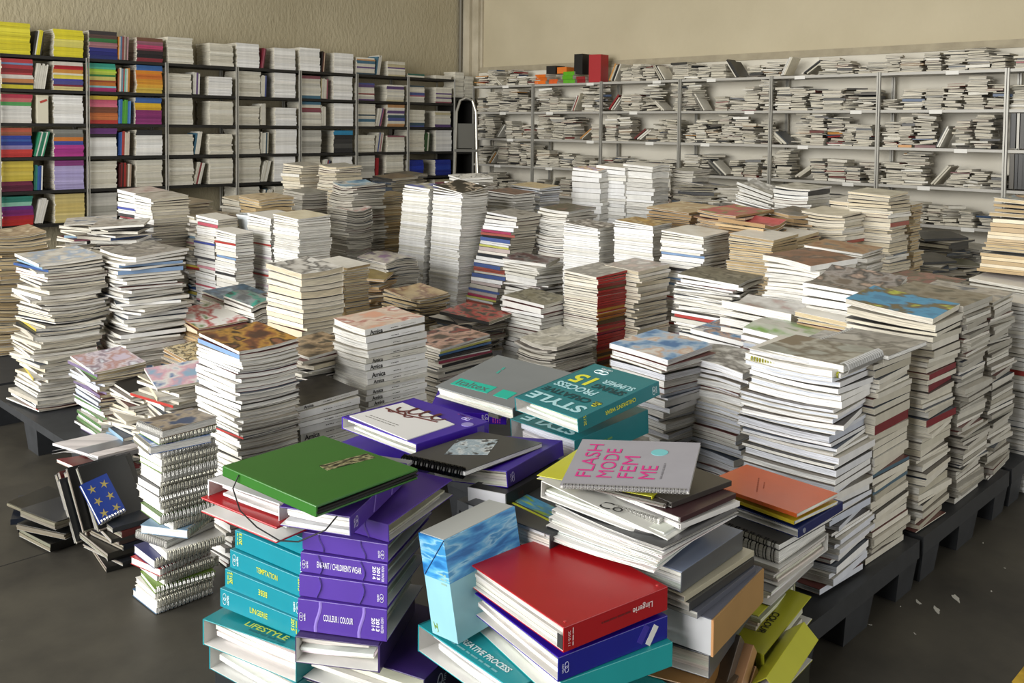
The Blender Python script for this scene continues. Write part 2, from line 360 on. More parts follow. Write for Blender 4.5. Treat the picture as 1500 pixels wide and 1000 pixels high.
# ------------------------------------------------------------------ publications: every copy is described first, then built
ITEMS = []
def item(kind, M, w, d, h, spine, cover='#e8e6df', spinec='#e8e6df', page='#e4dfd2', curl=(0, 0, .5), tc=.0006, inset=.003, nb=2,
         label='', group='', cat='magazine', top=False, artm=None, txt=None, score=1., force=False, droop=0.):
    ITEMS.append(dict(kind=kind, M=M, w=w, d=d, h=h, spine=spine, cover=cover, spinec=spinec, page=page, curl=curl, tc=tc, inset=inset, nb=nb,
                      label=label, group=group, cat=cat, top=top, artm=artm, txt=txt, score=score, force=force, droop=droop))
W_ = ['#f3f2ee', '#efeee9', '#e9e7df', '#f5f5f3', '#e4e1d6']
PAL = {  # spine colours, page colours
 'white': (W_*5+['#7f9dc4', '#c9b7c0', '#b8423c', '#3a3a3c'], ['#eeece5', '#e9e6dc', '#f1f0eb']),
 'pure': (W_+['#fbfbfa']*4, ['#f0efea', '#ebe9e2']),
 'cream': (['#e9e0cb', '#ded3b8', '#efe9da', '#d6cbb2', '#f0ede4']*6+['#a9493b', '#5d6b7c'], ['#e3d9c2', '#dccfb3', '#e9e1ce']),
 'tan': (['#cdb78e', '#c2a87c', '#d9c7a2', '#b79d72', '#e2d5b8'], ['#cdb78e', '#c4ab80', '#d6c4a0']),
 'brown': (['#a4845a', '#b5956a', '#c4a77b', '#8d6f4c', '#ddd0b4', '#efe9da'], ['#b5966b', '#a88a60', '#c2a57c']),
 'mix': (['#e9e7df', '#f3f2ee', '#ded3b8', '#c8c2b4', '#e9e0cb']*4+['#b23b33', '#34558f', '#2b2b2d', '#8fb0c9', '#cdbb52', '#c47f93'], ['#e6e1d3', '#ddd5c2', '#ebe8e0']),
 'bluewhite': (['#f3f3f4', '#e8e8ec', '#cfd5e2', '#b7bfd6', '#f5f5f3', '#dcdce6', '#8b93bb', '#7d6f8e', '#5b7f4f', '#f3f3f4', '#efeeee'], ['#d3c7ad', '#e6e3dc', '#c7b897']),
 'stripe': (['#f5f4f2', '#e9e6de', '#efeee9']*5+['#d99aa5', '#f5f4f2', '#4a58a8', '#4d4d52', '#c4606f', '#f5f4f2', '#d9d7d2'], ['#cfc7b2', '#d6cfbd']),
 'grey': (['#bdbab0', '#c9c6bc', '#aeaa9e', '#d6d3c9', '#e4e1d8', '#97948a'], ['#bfbab0', '#cbc6b9', '#b2ada0']),
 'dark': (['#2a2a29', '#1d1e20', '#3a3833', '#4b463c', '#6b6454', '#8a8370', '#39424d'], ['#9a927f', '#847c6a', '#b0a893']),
 'red': (['#b31f22', '#a3161c', '#c02a2a', '#8f1418', '#c48a2c', '#a3161c', '#b51d45', '#b31f22', '#5b4322', '#b3621f'], ['#ebe6d8', '#e6dfcd']),
 'colour': (['#e8e8e8', '#efeeea', '#d9d5ca', '#2a2a2c', '#e4e0d6', '#c9c4b8', '#4a78b0', '#a8405f', '#e9e4da', '#222326', '#f0f0ee', '#c7b8b5', '#c4c46a', '#f4f4f4', '#30343a', '#b0554a', '#4f639a', '#a3564a', '#e9dfd0', '#d8d4ca', '#3a3a3c'], ['#e4dfd2', '#d9d2c1']),
 'paperwhite': (['#f6f6f5', '#f0f0f0', '#e8eaf0', '#dfe3ec', '#f4f3ef', '#cfd6e4', '#eceae4'], ['#f1f1ef', '#e9eaee', '#e3e6ee', '#eeece6', '#dde2ec']),
 'right': (['#d8d3c4', '#e4e0d3', '#cbc6b6', '#d8d3c4', '#e4e0d3', '#cbc6b6', '#dcd7c8', '#c4beac', '#e9e6dc', '#d8d3c4', '#dcd7c8', '#7d2430', '#e4e0d3', '#4c6a7d', '#d0cbbb'], ['#e9e3d3', '#e2dac6', '#f0ede4']),
}
def jitcol(h, a=.06):
    h = h.lstrip('#'); k = 1+rnd.uniform(-a, a*.4)
    return '#'+''.join('%02x' % max(0, min(255, int(int(h[i:i+2], 16)*k))) for i in (0, 2, 4))
ORD = ['topmost', 'second from top', 'third from top', 'fourth from top', 'fifth from top', 'sixth from top', 'seventh from top', 'eighth from top', 'ninth from top', 'tenth from top']
def nth(i): return ORD[i] if i < 10 else '%d%s from top' % (i+1, {1: 'st', 2: 'nd', 3: 'rd'}.get((i+1) % 10 if (i+1) // 10 != 1 else 0, 'th'))
def cname(h):
    import colorsys
    h = h.lstrip('#'); r, g, b = [int(h[i:i+2], 16)/255 for i in (0, 2, 4)]; hh, ss, v = colorsys.rgb_to_hsv(r, g, b)
    if v < .22: return 'black'
    if ss < .2: return 'white' if v > .85 else ('pale' if v > .68 else 'grey')
    a = hh*360
    return 'red' if a < 14 or a > 345 else ('orange' if a < 36 else ('yellow' if a < 64 else ('green' if a < 150 else ('teal' if a < 195 else ('blue' if a < 252 else ('purple' if a < 290 else 'magenta'))))))
EDGE = ['#3a3733', '#57504a', '#8a8378', '#c9c4b8', '#e6e2d8', '#d8d4c9', '#6d3a36', '#3c4757', '#a39c8e', '#77706a', '#c4beb0']  # printed cover tones; the dark ones also paint shade lines between copies
EDGE2 = ['#d8d4c9', '#e6e2d8', '#efeee9', '#efeee9', '#b3ada0']
STK = {}
def S(key, xc, yc, Z, w, d, pal, th=.011, jit=.006, z0=.152, yaw=0., lean=(0, 0), yvis=2000, kind='magazine', desc='', topdesc='', topart=None,
      curl=0., curlc=.5, runs=(3, 9), sides=None, n=None, tilt=(0, 0), twist=2.5, txt=None, group=None, tc=.0011, tt=(3, -3)):
    P = at(xc, yc, Z); Rz = rotm(0, 0, R(yaw)); C = P+Rz@np.array([w/2, d/2, 0]); z = P[2]; H = z-z0
    spc, pgc = PAL[pal]
    if sides is None: sides = ('-x', '+x') if d > w else ('-y', '+y')
    STK[key] = (C, w, d, z0, P[2])
    side = rnd.choice(sides); left = rnd.randint(*runs); i = 0; ph = rnd.random()*6; off = np.zeros(3)
    group = group or (desc and 'copies in the '+key+' stack')
    rest = z-z0
    while z > z0+.003:
        h = th*rnd.choice((.6, .8, 1, 1, 1.2, 1.5)) if th < .016 else th*rnd.choice((.55, .8, 1, 1.2, 1.5))
        h = min(max(h, .004), z-z0)
        if left <= 0: side = sides[(sides.index(side)+1) % len(sides)]; left = rnd.randint(*runs); off = np.array([rnd.gauss(0, jit), rnd.gauss(0, jit), 0])
        left -= 1
        fr = (P[2]-z)/max(rest, .01)
        q = C.copy(); q[0] -= lean[0]*fr; q[1] -= lean[1]*fr
        q = q+Rz@(off+np.array([rnd.gauss(0, jit*.5), rnd.gauss(0, jit*.5), 0])); q[2] = z-h
        tf = max(0, 1-fr*2.2)
        tq = {0: 1., 1: .55, 2: .25}.get(i, 0.); ax_, ay_ = R(tilt[0])*tf+R(tt[0])*tq, R(tilt[1])*tf+R(tt[1])*tq
        if tq: q[2] += abs(math.sin(R(tt[0])*tq))*d/2+abs(math.sin(R(tt[1])*tq))*w/2
        M = mat4(rotm(ax_, ay_, R(yaw+rnd.gauss(0, twist*(.5+.5*(jit/.006))))), q)
        kk = curl*(.75+.35*math.sin(ph+i*.21))
        px, py, pz = proj((*q[:2], z)); vis = py < yvis
        top = i == 0
        sc = ((w+d)*.7*h*1.0)/Z**2*(1. if vis else 0.)
        if top: sc += w*d*.35/Z**2
        item(kind, M, w*rnd.uniform(.96, 1.01), d*rnd.uniform(.96, 1.01), h*.91, side, cover=rnd.choice(EDGE if pal != 'pure' else EDGE2) if not top else '#e6e2d8',
             spinec=jitcol(rnd.choice(spc)) if not top else jitcol(spc[0]), page=jitcol(rnd.choice(pgc), .09), curl=(kk, 0, curlc), nb=3 if curl else 2, tc=tc,
             label=(topdesc or desc) if top else (desc and desc+', '+nth(i)), group=(None if (top and topdesc) else group), top=top, artm=topart if top else None, score=sc,
             cat='magazine' if kind != 'catalogue' else 'catalogue', txt=(txt if txt and side == '-y' else None))
        z -= h; i += 1
        if n and i >= n: break
A = lambda k, *c, s=3., sd=0.: art(k, c, s, seed=sd)
# right-hand row on the pallet edge, thick catalogues
S('zine row', 1228, 536, 2.58, .235, .285, 'paperwhite', .014, .009, lean=(.13, .05), kind='catalogue', curl=.006, sides=('-y', '-y', '+y'), yaw=1, twist=3,
  tt=(0, 0), desc='white-paged catalogue in the tall pallet-corner stack behind the orange book', topdesc='white catalogue under the two spiral notebooks on the pallet corner')
S('ribbed row', 1285, 522, 2.70, .25, .27, 'right', .020, .007, lean=(.06, .02), kind='catalogue', sides=('-y',), twist=2,
  tt=(0, 0), desc='beige catalogue with ribbed spine, second stack along the pallet edge', topdesc='grey catalogue under the grey spiral notebook, second stack of pallet edge', topart=A('g1', '#8d8a86', '#b9b6b0', '#6c6a68'))
S('blue cover row', 1371, 468, 2.95, .23, .30, 'right', .016, .007, lean=(.12, .0), kind='catalogue', sides=('-y', '-y', '+y'), curl=.003,
  desc='beige thick catalogue in the stack below the bright blue cover', tt=(5, -5), topdesc='glossy catalogue with bright blue cover and a brown figure', topart=A('b1', '#2f7da8', '#3f95bd', '#3a8fbb', '#5c5a45', '#6a5a3c', '#b5bd3f', s=2.2))
S('grey row', 1416, 448, 3.1, .23, .28, 'grey', .013, .006, lean=(.02, 0), kind='catalogue', sides=('-y',), desc='grey catalogue in the fourth stack along the pallet edge', topdesc='grey-brown catalogue topping the fourth stack along the pallet edge', topart=A('g2', '#6d6350', '#8f8776', '#4d4b3f'))
S('end row', 1456, 444, 3.32, .23, .28, 'grey', .013, .008, lean=(.02, 0), kind='catalogue', sides=('-y', '-y', '+y'), desc='grey-white catalogue in the fifth stack along the pallet edge', topdesc='pale catalogue topping the fifth stack along the pallet edge', topart=A('g3', '#8b857c', '#bdb8ae', '#5f6672'))
S('floor right', 1530, 450, 3.55, .24, .30, 'white', .014, .006, z0=0, kind='catalogue', desc='pale catalogue in the floor stack past the pallet end', topdesc='pale catalogue topping the floor stack past the pallet end')
# second row of the right pallet
S('crumple', 1088, 542, 3.05, .22, .275, 'paperwhite', .017, .007, kind='catalogue', curl=-.010, curlc=.55, sides=('-y', '+y'), yvis=690,
  desc='white catalogue below the crumpled grey paper cover', topdesc='catalogue with crumpled grey paper photographed on its cover', topart=A('c1', '#d9d8d4', '#a8a6a2', '#6d6b69', '#bcb9b4', s=4))
S('blue sky', 977, 526, 3.05, .26, .25, 'paperwhite', .016, .008, kind='catalogue', curl=-.004, sides=('-y', '+y'), yvis=690, yaw=-4,
  desc='white catalogue in the stack under the pale blue picture cover', topdesc='catalogue with pale blue and skin-tone picture cover', topart=A('s1', '#3f73a8', '#7fa5c8', '#b6c4d2', '#c9a88f', '#dcd8d2', s=2.5))
S('sky twin', 1100, 503, 3.55, .21, .27, 'paperwhite', .016, .008, kind='catalogue', yvis=560, desc='catalogue between the picture-cover stacks', topdesc='catalogue with a woman and blue sky on its cover', topart=A('s2', '#2f6d9e', '#6b93b5', '#b08a6c', '#3a4a66', '#d9d5cf', s=3.4, sd=2))
S('stairs', 1080, 415, 3.95, .24, .30, 'white', .013, .014, curl=-.010, yvis=520, twist=5, desc='wide white magazine in the wavy stack under the grey landscape cover', topdesc='magazine with dark grey-brown landscape cover', topart=A('st', '#5c594c', '#7b7767', '#3f3d35', '#928d7d'))
S('wave', 1155, 470, 3.5, .22, .30, 'pure', .022, .010, curl=.022, curlc=.4, yvis=540, desc='limp white magazine sagging between the tall stacks', topdesc='limp white magazine topping the sagging pile', topart=A('wv', '#e4e2de', '#c9c6c0', '#b59a94'))
S('green cover', 1196, 500, 3.2, .21, .29, 'paperwhite', .013, .008, curl=-.012, yvis=560, kind='catalogue', desc='white-edged catalogue below the green picture cover', topdesc='catalogue with pale green picture cover behind the spiral notebooks', topart=A('gc', '#7fa35a', '#b9bfae', '#c9c6be', '#8a9a72', s=2))
S('brown cover', 1210, 388, 3.75, .28, .27, 'pure', .016, .010, curl=-.010, yvis=470, twist=4, desc='white magazine in the stack under the brown painting cover', topdesc='magazine with a reddish brown painted cover', topart=A('bc', '#6b4632', '#8b5c42', '#4a3a35', '#9a7a66', s=2))
S('brown twin', 1262, 372, 4.15, .22, .28, 'white', .014, .010, yvis=420, desc='magazine beside the brown painting cover', topdesc='magazine with orange-brown cover lying askew', topart=A('bt', '#8a5a38', '#a9835e', '#6d6a66'))
S('wavy top', 1290, 436, 3.28, .27, .29, 'pure', .018, .012, curl=.015, curlc=.3, z0=.62, yvis=520, tilt=(0, 0), desc='wavy white magazine lying on the tan bundle', topdesc='magazine with grey photo cover lying on the wavy white ones', topart=A('wt', '#6b5f55', '#97908a', '#4b4845', '#b9a08f'))
S('tan under', 1275, 478, 3.24, .27, .28, 'tan', .016, .008, yvis=540, desc='tan-paged magazine in the bundle under the wavy white ones')
# red spines and neighbours
S('red spine', 876, 406, 4.45, .27, .22, 'red', .012, .004, sides=('-y',), runs=(90, 99), twist=1, yvis=535, desc='magazine with red or ochre spine in the tall red stack', topdesc='grey-covered magazine topping the tall red-spined stack', topart=A('rs', '#b9b6ae', '#8f8d88', '#cfccc4'))
S('grey ladder', 936, 398, 4.55, .26, .22, 'cream', .013, .008, sides=('-y', '+y'), yvis=500, desc='grey-edged magazine in the stack beside the red spines', topdesc='magazine with pinkish grey cover beside the red spines', topart=A('gl', '#c7b3a8', '#a39a92', '#d8d4cc'))
S('short white', 793, 447, 4.5, .22, .27, 'white', .020, .006, kind='catalogue', yvis=510, sides=('-x', '+x'), desc='thick white volume in the short stack beside the red spines', topdesc='magazine with olive landscape cover on thick white volumes', topart=A('sw', '#6f6b55', '#8f8b78', '#4a483c', '#a5a292'))
S('flat head', 812, 512, 4.1, .28, .22, 'grey', .012, .012, yvis=560, curl=.012, sides=('-y', '+y'), desc='greyish magazine in the low pile before the red spines', topdesc='magazine with grey oval drawing and pink corner on the low pile', topart=A('fh', '#cfcabb', '#a8a497', '#dcd8cc', '#8d8a80', s=2.4))
S('print spines', 642, 512, 4.0, .32, .24, 'colour', .010, .007, yvis=575, sides=('-y',), desc='magazine with printed spine in the pile behind the grey file', topdesc='fashion magazine with dark flesh-toned cover behind the grey file', topart=A('ps', '#4a4038', '#9a7a6a', '#c9a392', '#2f3336', '#8b3f38', s=2.6))
S('fallen dark', 700, 470, 4.5, .24, .30, 'dark', .012, .03, z0=.30, yvis=500, twist=10, desc='dark glossy magazine sliding off the low pile', topdesc='glossy magazine with dark and red cover sliding between stacks', topart=A('fd', '#16110f', '#5a2a20', '#b3262c', '#8d6a55', '#1c1a1c', s=3.5))
S('newsprint', 610, 440, 5.0, .24, .30, 'tan', .011, .012, yvis=480, twist=5, curl=.006, desc='browned newsprint magazine in the low pile', topdesc='browned magazine with faded red-brown portrait cover', topart=A('np', '#c2ab80', '#b39a70', '#7d4f3c', '#c9b48c', s=2.2))
# tall white twins
S('tall left', 629, 277, 6.2, .21, .275, 'pure', .010, .004, lean=(.04, -.04), sides=('-x',), runs=(60, 90), twist=1, yvis=445, desc='white-spined magazine in the tall twin stacks', topdesc='white magazine with violet-blue sky cover on the tall twin stack', topart=A('tl', '#4a55a8', '#7a84c0', '#c9c39a', '#e0dfe4', s=1.8))
S('tall right', 677, 284, 6.0, .235, .285, 'pure', .010, .004, lean=(.02, -.03), sides=('-x',), runs=(60, 90), twist=1, yvis=450, curl=.004, desc='white-spined magazine in the tall twin stacks', tt=(8, -8), topdesc='magazine with black cover and round motif on the tall twin stack', topart=A('tr', '#141414', '#1d1c1b', '#2a2522', '#c9b9a4', '#101010', s=2.6))
S('white fold', 690, 262, 6.6, .24, .29, 'white', .012, .02, z0=.9, twist=12, desc='white folder behind the tall twin stacks', topdesc='white magazine with black triangle print behind the tall twins', topart=A('wf', '#eeece6', '#dad7cf', '#efeee9', '#3a3936', '#f2f1ee', s=3))
S('fashion spines', 757, 318, 5.9, .23, .28, 'colour', .017, .007, lean=(.12, -.10), sides=('-x',), yvis=445, desc='book with bright printed spine in the leaning stack beside the white twins', topdesc='grey book topping the leaning stack of bright spines', topart=A('fs', '#8d8a84', '#a8a59e', '#55524d'))
S('behind fashion', 752, 285, 6.5, .22, .28, 'white', .013, .012, desc='', topdesc='magazine with rusty dark cover behind the bright-spined stack', topart=A('bf', '#5a3a30', '#7d564a', '#3a3130'))
S('cream lid', 790, 276, 6.9, .24, .30, 'paperwhite', .014, .01, topdesc='magazine with sand-coloured cover near the pale rack', topart=A('cl', '#cdb78a', '#d8c79f', '#bda377'))
S('dark lid', 831, 311, 5.9, .29, .25, 'white', .013, .012, curl=.01, desc='', topdesc='magazine with dark olive scenic cover between the stacks', topart=A('dl', '#3d3b30', '#5b5848', '#2e2c26', '#8a6a60'))
S('mid slide', 787, 387, 5.5, .23, .29, 'white', .014, .014, twist=6, desc='', topdesc='magazine with dark red-brown cover sliding beside the bright spines', topart=A('ms', '#4a2f30', '#6b4a48', '#8f8d8a', '#2f2a2b'))
# white spined sets
for k, (xc, yc, Z, d_, w_, pl) in {'set one': (878, 335, 5.3, .27, .20, 'pure'), 'set two': (957, 331, 5.1, .27, .18, 'pure'), 'set three': (1031, 347, 4.7, .26, .25, 'white')}.items():
    S(k, xc, yc, Z, w_, d_, pl, .0105, .005, sides=('-x', '-x', '-x', '+x'), runs=(8, 20), twist=1.5, yvis=400, desc='white-spined magazine in the %s row of the white sets' % {'set one': 'first', 'set two': 'second', 'set three': 'third'}[k],
      topdesc={'set one': 'magazine with white and black cover on the first white set', 'set two': 'magazine with ochre portrait cover curling on the white sets', 'set three': 'white magazine topping the widest white set'}[k],
      topart={'set one': A('o1', '#cfcac2', '#3a3633', '#e2dfd8'), 'set two': A('o2', '#c9a24a', '#8d6a34', '#d8c08a', '#5a4226', s=2.4), 'set three': A('o3', '#eeeae0', '#dcd5c5')}[k])
S('rope left', 1085, 338, 4.9, .24, .22, 'brown', .013, .01, curl=.01, desc='', topdesc='browned newspaper on the white sets', topart=A('rl', '#b08f62', '#c9ad80', '#8f7350'))
S('brown flat', 1010, 312, 5.3, .36, .30, 'brown', .012, .012, twist=3, yvis=345, desc='', topdesc='wide browned newspaper with pale fold on the brown pile', topart=A('bfl', '#c9b48c', '#b5966b', '#dccdad', '#a8875c', s=2))
S('brown flat two', 1080, 318, 4.9, .34, .26, 'brown', .012, .014, twist=3, curl=.012, yvis=345, desc='', topdesc='browned magazine with red and green cover on the brown pile', topart=A('bf2', '#b08f62', '#b5484a', '#c45a60', '#6b7a3c', '#c9ad80', s=2))
S('red roll', 1118, 334, 4.75, .22, .28, 'brown', .014, .014, curl=.025, desc='', topdesc='magazine with faded red cover bending over the brown pile', topart=A('rr', '#b5484a', '#c25a5c', '#a33f40'))
S('olive rows', 1130, 352, 4.5, .26, .24, 'tan', .012, .005, sides=('-y',), yvis=400, desc='olive-grey magazine in the low rows behind the landscape cover')
S('olive rows two', 1165, 348, 4.7, .26, .24, 'tan', .012, .006, sides=('-y',))
S('dark roll', 1175, 318, 5.0, .22, .26, 'brown', .016, .02, curl=.03, twist=8, topdesc='dark rolled magazine lying on browned bundles', topart=A('dr', '#2f2a22', '#5a4c3a', '#7d6a50'))
S('bent white', 1186, 279, 5.4, .26, .23, 'white', .018, .010, curl=.012, topdesc='thick limp white magazine on the stack before the pale rack', topart=A('bw', '#d5d2c8', '#b5b2a6', '#8d8a7f'))
S('fan white', 1132, 283, 5.8, .24, .26, 'pure', .012, .014, curl=.02, tilt=(14, 0), topdesc='white magazine sliding off the fan of papers before the pale rack', topart=A('fw', '#c9c8c4', '#8f8d88', '#e4e2dc'))
S('cream step', 1237, 318, 4.9, .26, .24, 'cream', .014, .012, curl=.012, sides=('-y', '-y', '+y'), topdesc='cream magazine on the stepped stack before the pale rack', topart=A('cs', '#ded6c2', '#c4bba6'), yvis=400)
S('cream step two', 1275, 300, 5.1, .25, .24, 'cream', .014, .008, sides=('-y', '-y', '+y'), yvis=400)
S('cream tower', 1306, 287, 4.95, .25, .24, 'cream', .016, .008, sides=('-y', '+y'), yvis=400, lean=(.0, .0), topdesc='cream thick magazine topping the tall tower before the pale rack', topart=A('ct', '#d3cdb9', '#b3ad99'))
S('cream tower two', 1338, 300, 5.3, .14, .24, 'tan', .014, .008, yvis=400)
# pale ones by the pale rack
S('pale a', 879, 249, 7.0, .20, .275, 'pure', .030, .006, curl=-.006, sides=('-x',), topdesc='white magazine with rainbow chart cover on the pale block', topart=A('pa', '#e9e7ea', '#b9a6cf', '#e0b870', '#eeece6', '#d98a80', s=2.8))
S('pale b', 916, 246, 6.95, .20, .28, 'tan' if 0 else 'pure', .022, .006, sides=('-x',), topdesc='cream volume in the middle of the pale block', topart=A('pb', '#e0dccf', '#cdc8b8'))
S('pale c', 958, 243, 6.8, .20, .29, 'pure', .035, .006, curl=-.006, sides=('-x', '+x'), topdesc='thick white volume at the right of the pale block', topart=A('pc', '#e6e4dd', '#d3d0c6'))
S('pale d', 1016, 252, 6.9, .22, .20, 'grey', .022, .008, curl=.006, topdesc='grey volume at the end of the pale block', topart=A('pd', '#a8a69c', '#8f8d84'))
S('black papers', 1040, 274, 6.7, .30, .30, 'dark', .014, .05, twist=25, topdesc='dark crumpled magazine strewn before the pale rack', topart=A('bp', '#3a3833', '#6a675e', '#2f4a7d', '#8f8c82', s=3))
S('back strew', 1095, 278, 6.6, .28, .28, 'grey', .013, .05, twist=25, topdesc='grey loose magazine strewn before the pale rack', topart=A('bs', '#55524a', '#7d7a70', '#a5a296'))
S('dark corner', 1372, 388, 5.4, .30, .28, 'dark', .014, .02, twist=8, topdesc='dark book on the shaded pile beside the cream tower', topart=A('dc', '#2a2924', '#45423a'))  # dark colours of these corner piles paint in the shade of the recess
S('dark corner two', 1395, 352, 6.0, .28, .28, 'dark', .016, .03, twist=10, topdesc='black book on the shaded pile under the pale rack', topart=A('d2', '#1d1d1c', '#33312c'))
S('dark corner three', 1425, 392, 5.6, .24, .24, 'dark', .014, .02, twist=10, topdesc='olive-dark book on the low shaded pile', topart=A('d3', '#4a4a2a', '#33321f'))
S('shade white', 1440, 366, 6.2, .22, .26, 'grey', .013, .02, twist=8, topdesc='grey book on the floor pile beneath the pale rack', topart=A('sh', '#8d8a82', '#aaa79d'))  # greyed in its colours to look shaded
S('rosy flat', 1375, 425, 3.9, .30, .26, 'white', .013, .012, twist=5, topdesc='magazine with rose and green cover behind the blue cover', topart=A('rf', '#8f5a55', '#5c5a48', '#a8746a', '#7d7a66', s=2))
S('leaning tan', 1548, 304, 3.75, .26, .24, 'tan', .014, .006, z0=.80, curl=.012, curlc=.3, lean=(.03, -.05), sides=('-x', '+x'), twist=2, topdesc='tan newspaper with blue and brown picture on the leaning pile', topart=A('lt', '#b9a27a', '#6b8a9c', '#8a5a3a', '#cdb78e', s=2), desc='tan newspaper in the leaning pile at the pallet end')
S('under tan', 1522, 424, 3.7, .30, .26, 'white', .013, .012, z0=.152, topdesc='white magazine under the leaning tan newspapers', desc='white magazine in the stack beneath the leaning tan newspapers')
# ---- left part
S('far left', 60, 388, 4.0, .27, .30, 'mix', .012, .011, lean=(.02, .02), twist=3.5, curl=.008, yvis=600, desc='worn magazine in the ragged stack on the black pallet', topdesc='white magazine with blue title topping the ragged stack', topart=A('fl', '#dad7cf', '#c3bdb3', '#9fb2c9', '#e2ded6'))
S('far left behind', -8, 350, 4.9, .26, .30, 'tan', .014, .012, curl=.012, topdesc='browned curled magazine behind the ragged stack', topart=A('fb', '#b5a184', '#8f7a60', '#cfc0a4'))
S('left second', 184, 380, 4.1, .28, .28, 'white', .013, .014, twist=5, curl=.008, yvis=490, desc='white magazine in the stack beside the ragged one', topdesc='magazine with grey landscape cover beside the ragged stack', topart=A('l2', '#8a857c', '#a8a39a', '#6d6a66', '#bfbab2'))
S('stripe a', 198, 283, 6.0, .22, .27, 'stripe', .016, .006, sides=('-x',), twist=2, yvis=380, topdesc='white magazine on the pink and blue striped stacks', topart=A('sa', '#d8d2c8', '#b59a94'))
S('stripe b', 223, 291, 5.8, .25, .26, 'stripe', .015, .006, sides=('-x',), twist=2, yvis=390, desc='magazine with white, pink or blue spine in the striped stacks', topdesc='grey magazine topping the striped stack', topart=A('sb', '#cdc8bc', '#a39d90'))
S('after stripe', 285, 318, 5.9, .24, .26, 'mix', .014, .014, twist=4, topdesc='brown magazine behind the striped stacks', topart=A('as', '#6d5f4c', '#93846c', '#4a4238'))
S('after stripe two', 262, 300, 6.6, .26, .28, 'cream', .016, .012, topdesc='cream-edged magazine with brown cover behind the striped stacks', topart=A('a2', '#8a7a62', '#a8987e'))
S('back flat', 120, 330, 5.7, .30, .30, 'mix', .013, .03, twist=10, topdesc='pale loose magazine on the flat pile under the coloured bay', topart=A('bk', '#a8a49a', '#d3cfc5', '#6b7d93'))
S('back flat two', 150, 335, 5.3, .30, .26, 'mix', .013, .03, twist=10, topdesc='grey loose magazine on the flat pile under the coloured bay', topart=A('b2', '#8f8b82', '#c3beb4', '#7d6b5c'))
S('amber a', 318, 322, 5.7, .14, .26, 'stripe', .014, .005, sides=('-x',), twist=1.5, topdesc='white magazine on the narrow striped column')
S('amber b', 345, 343, 5.4, .12, .24, 'white', .013, .005, sides=('-x',), twist=1.5, yvis=430, desc='white-spined magazine in the narrow column', topdesc='white magazine on the narrow white column')
S('pink marks a', 397, 320, 5.5, .20, .27, 'white', .011, .004, sides=('-x',), twist=1.2, yvis=420, topdesc='white magazine on the column before the plastic tub')
S('pink marks b', 437, 321, 5.3, .22, .27, 'pure', .012, .004, sides=('-x', '+x'), runs=(4, 9), twist=1.2, yvis=400, desc='tan-paged white-spined magazine in the column before the plastic tub', topdesc='cream magazine topping the column before the plastic tub', topart=A('pm', '#e6ddc2', '#d3c6a6'))
S('tan bulge', 381, 292, 6.1, .26, .27, 'tan', .020, .008, curl=-.014, topdesc='tan magazine with faded cover behind the plastic tub', topart=A('tb', '#b39c78', '#c9b592', '#8f7a58'))
S('tan bulge two', 352, 294, 6.5, .24, .26, 'cream', .018, .008, topdesc='pale tan magazine behind the plastic tub', topart=A('t2', '#c9b592', '#d9c9aa'))
S('grey block', 443, 284, 6.8, .22, .26, 'grey', .018, .005, curl=.008, topdesc='grey-paged volume behind the pink-marked column', topart=A('gb', '#7d7a70', '#99968b'))
S('back pale', 441, 243, 7.8, .22, .28, 'cream', .016, .008, topdesc='cream book on the pale pile under the striped bays', topart=A('k1', '#b5b0a0', '#99948a'))
S('back pale two', 492, 246, 7.6, .26, .26, 'cream', .016, .012, curl=.012, topdesc='cream limp magazine under the striped bays', topart=A('k2', '#8f8a7d', '#b3aea0'))
S('blue gloss', 520, 276, 6.6, .28, .28, 'grey', .014, .012, curl=.015, topdesc='glossy magazine with blue and grey cover bending at its edge', topart=A('k3', '#3f6d8f', '#8fb0c4', '#c9c6be', '#2f4a5c', s=2))
S('wave grey', 508, 312, 6.5, .22, .25, 'grey', .012, .006, curl=.02, topdesc='white magazine with red print on the wavy grey pile', topart=A('k4', '#d8d4cc', '#b58a80', '#e6e3dc'))
S('tan tower', 555, 289, 6.9, .28, .21, 'tan', .011, .005, sides=('-y', '+y'), twist=2, yvis=360, curl=.004, desc='tan magazine in the tower beside the white twins', topdesc='tan magazine topping the tower beside the white twins', topart=A('k5', '#a8946c', '#8f7d5a', '#c4b088'))
S('brown back', 575, 262, 7.6, .26, .28, 'dark', .014, .015, twist=6, topdesc='brown magazine on the dark pile under the red covers', topart=A('k6', '#5c4a38', '#7d6a50'))
S('red back', 590, 258, 7.9, .26, .28, 'dark', .014, .015, twist=6, topdesc='dark magazine on the pile below the blue covers', topart=A('k7', '#3f3a33', '#6a6255'))
S('arched', 563, 382, 5.5, .25, .27, 'grey', .010, .006, curl=-.02, lean=(-.05, .0), yvis=440, desc='grey magazine in the arched sagging pile', topdesc='magazine with mauve and grey cover on the arched pile', topart=A('k8', '#8a6f8d', '#a8a29a', '#c4bdb0', '#5d5468', s=2.4))
S('under arch', 530, 410, 5.3, .26, .26, 'brown', .012, .02, twist=8, topdesc='yellowed magazine under the arched pile', topart=A('k9', '#9a8548', '#7d6a3a'))
S('cream block', 442, 402, 3.95, .215, .285, 'cream', .021, .006, sides=('-x', '+x'), curl=.005, twist=2, kind='catalogue', yvis=490, desc='thick cream volume in the stack behind the picture-cover pile', topdesc='thick volume with white cover and dark drawing', topart=A('ka', '#dcd9d2', '#c9c5bd', '#5c5a58', '#e4e2dc', '#cfcbc3', s=2.2))
S('cream behind', 506, 392, 4.35, .14, .24, 'tan', .013, .005, yvis=470)
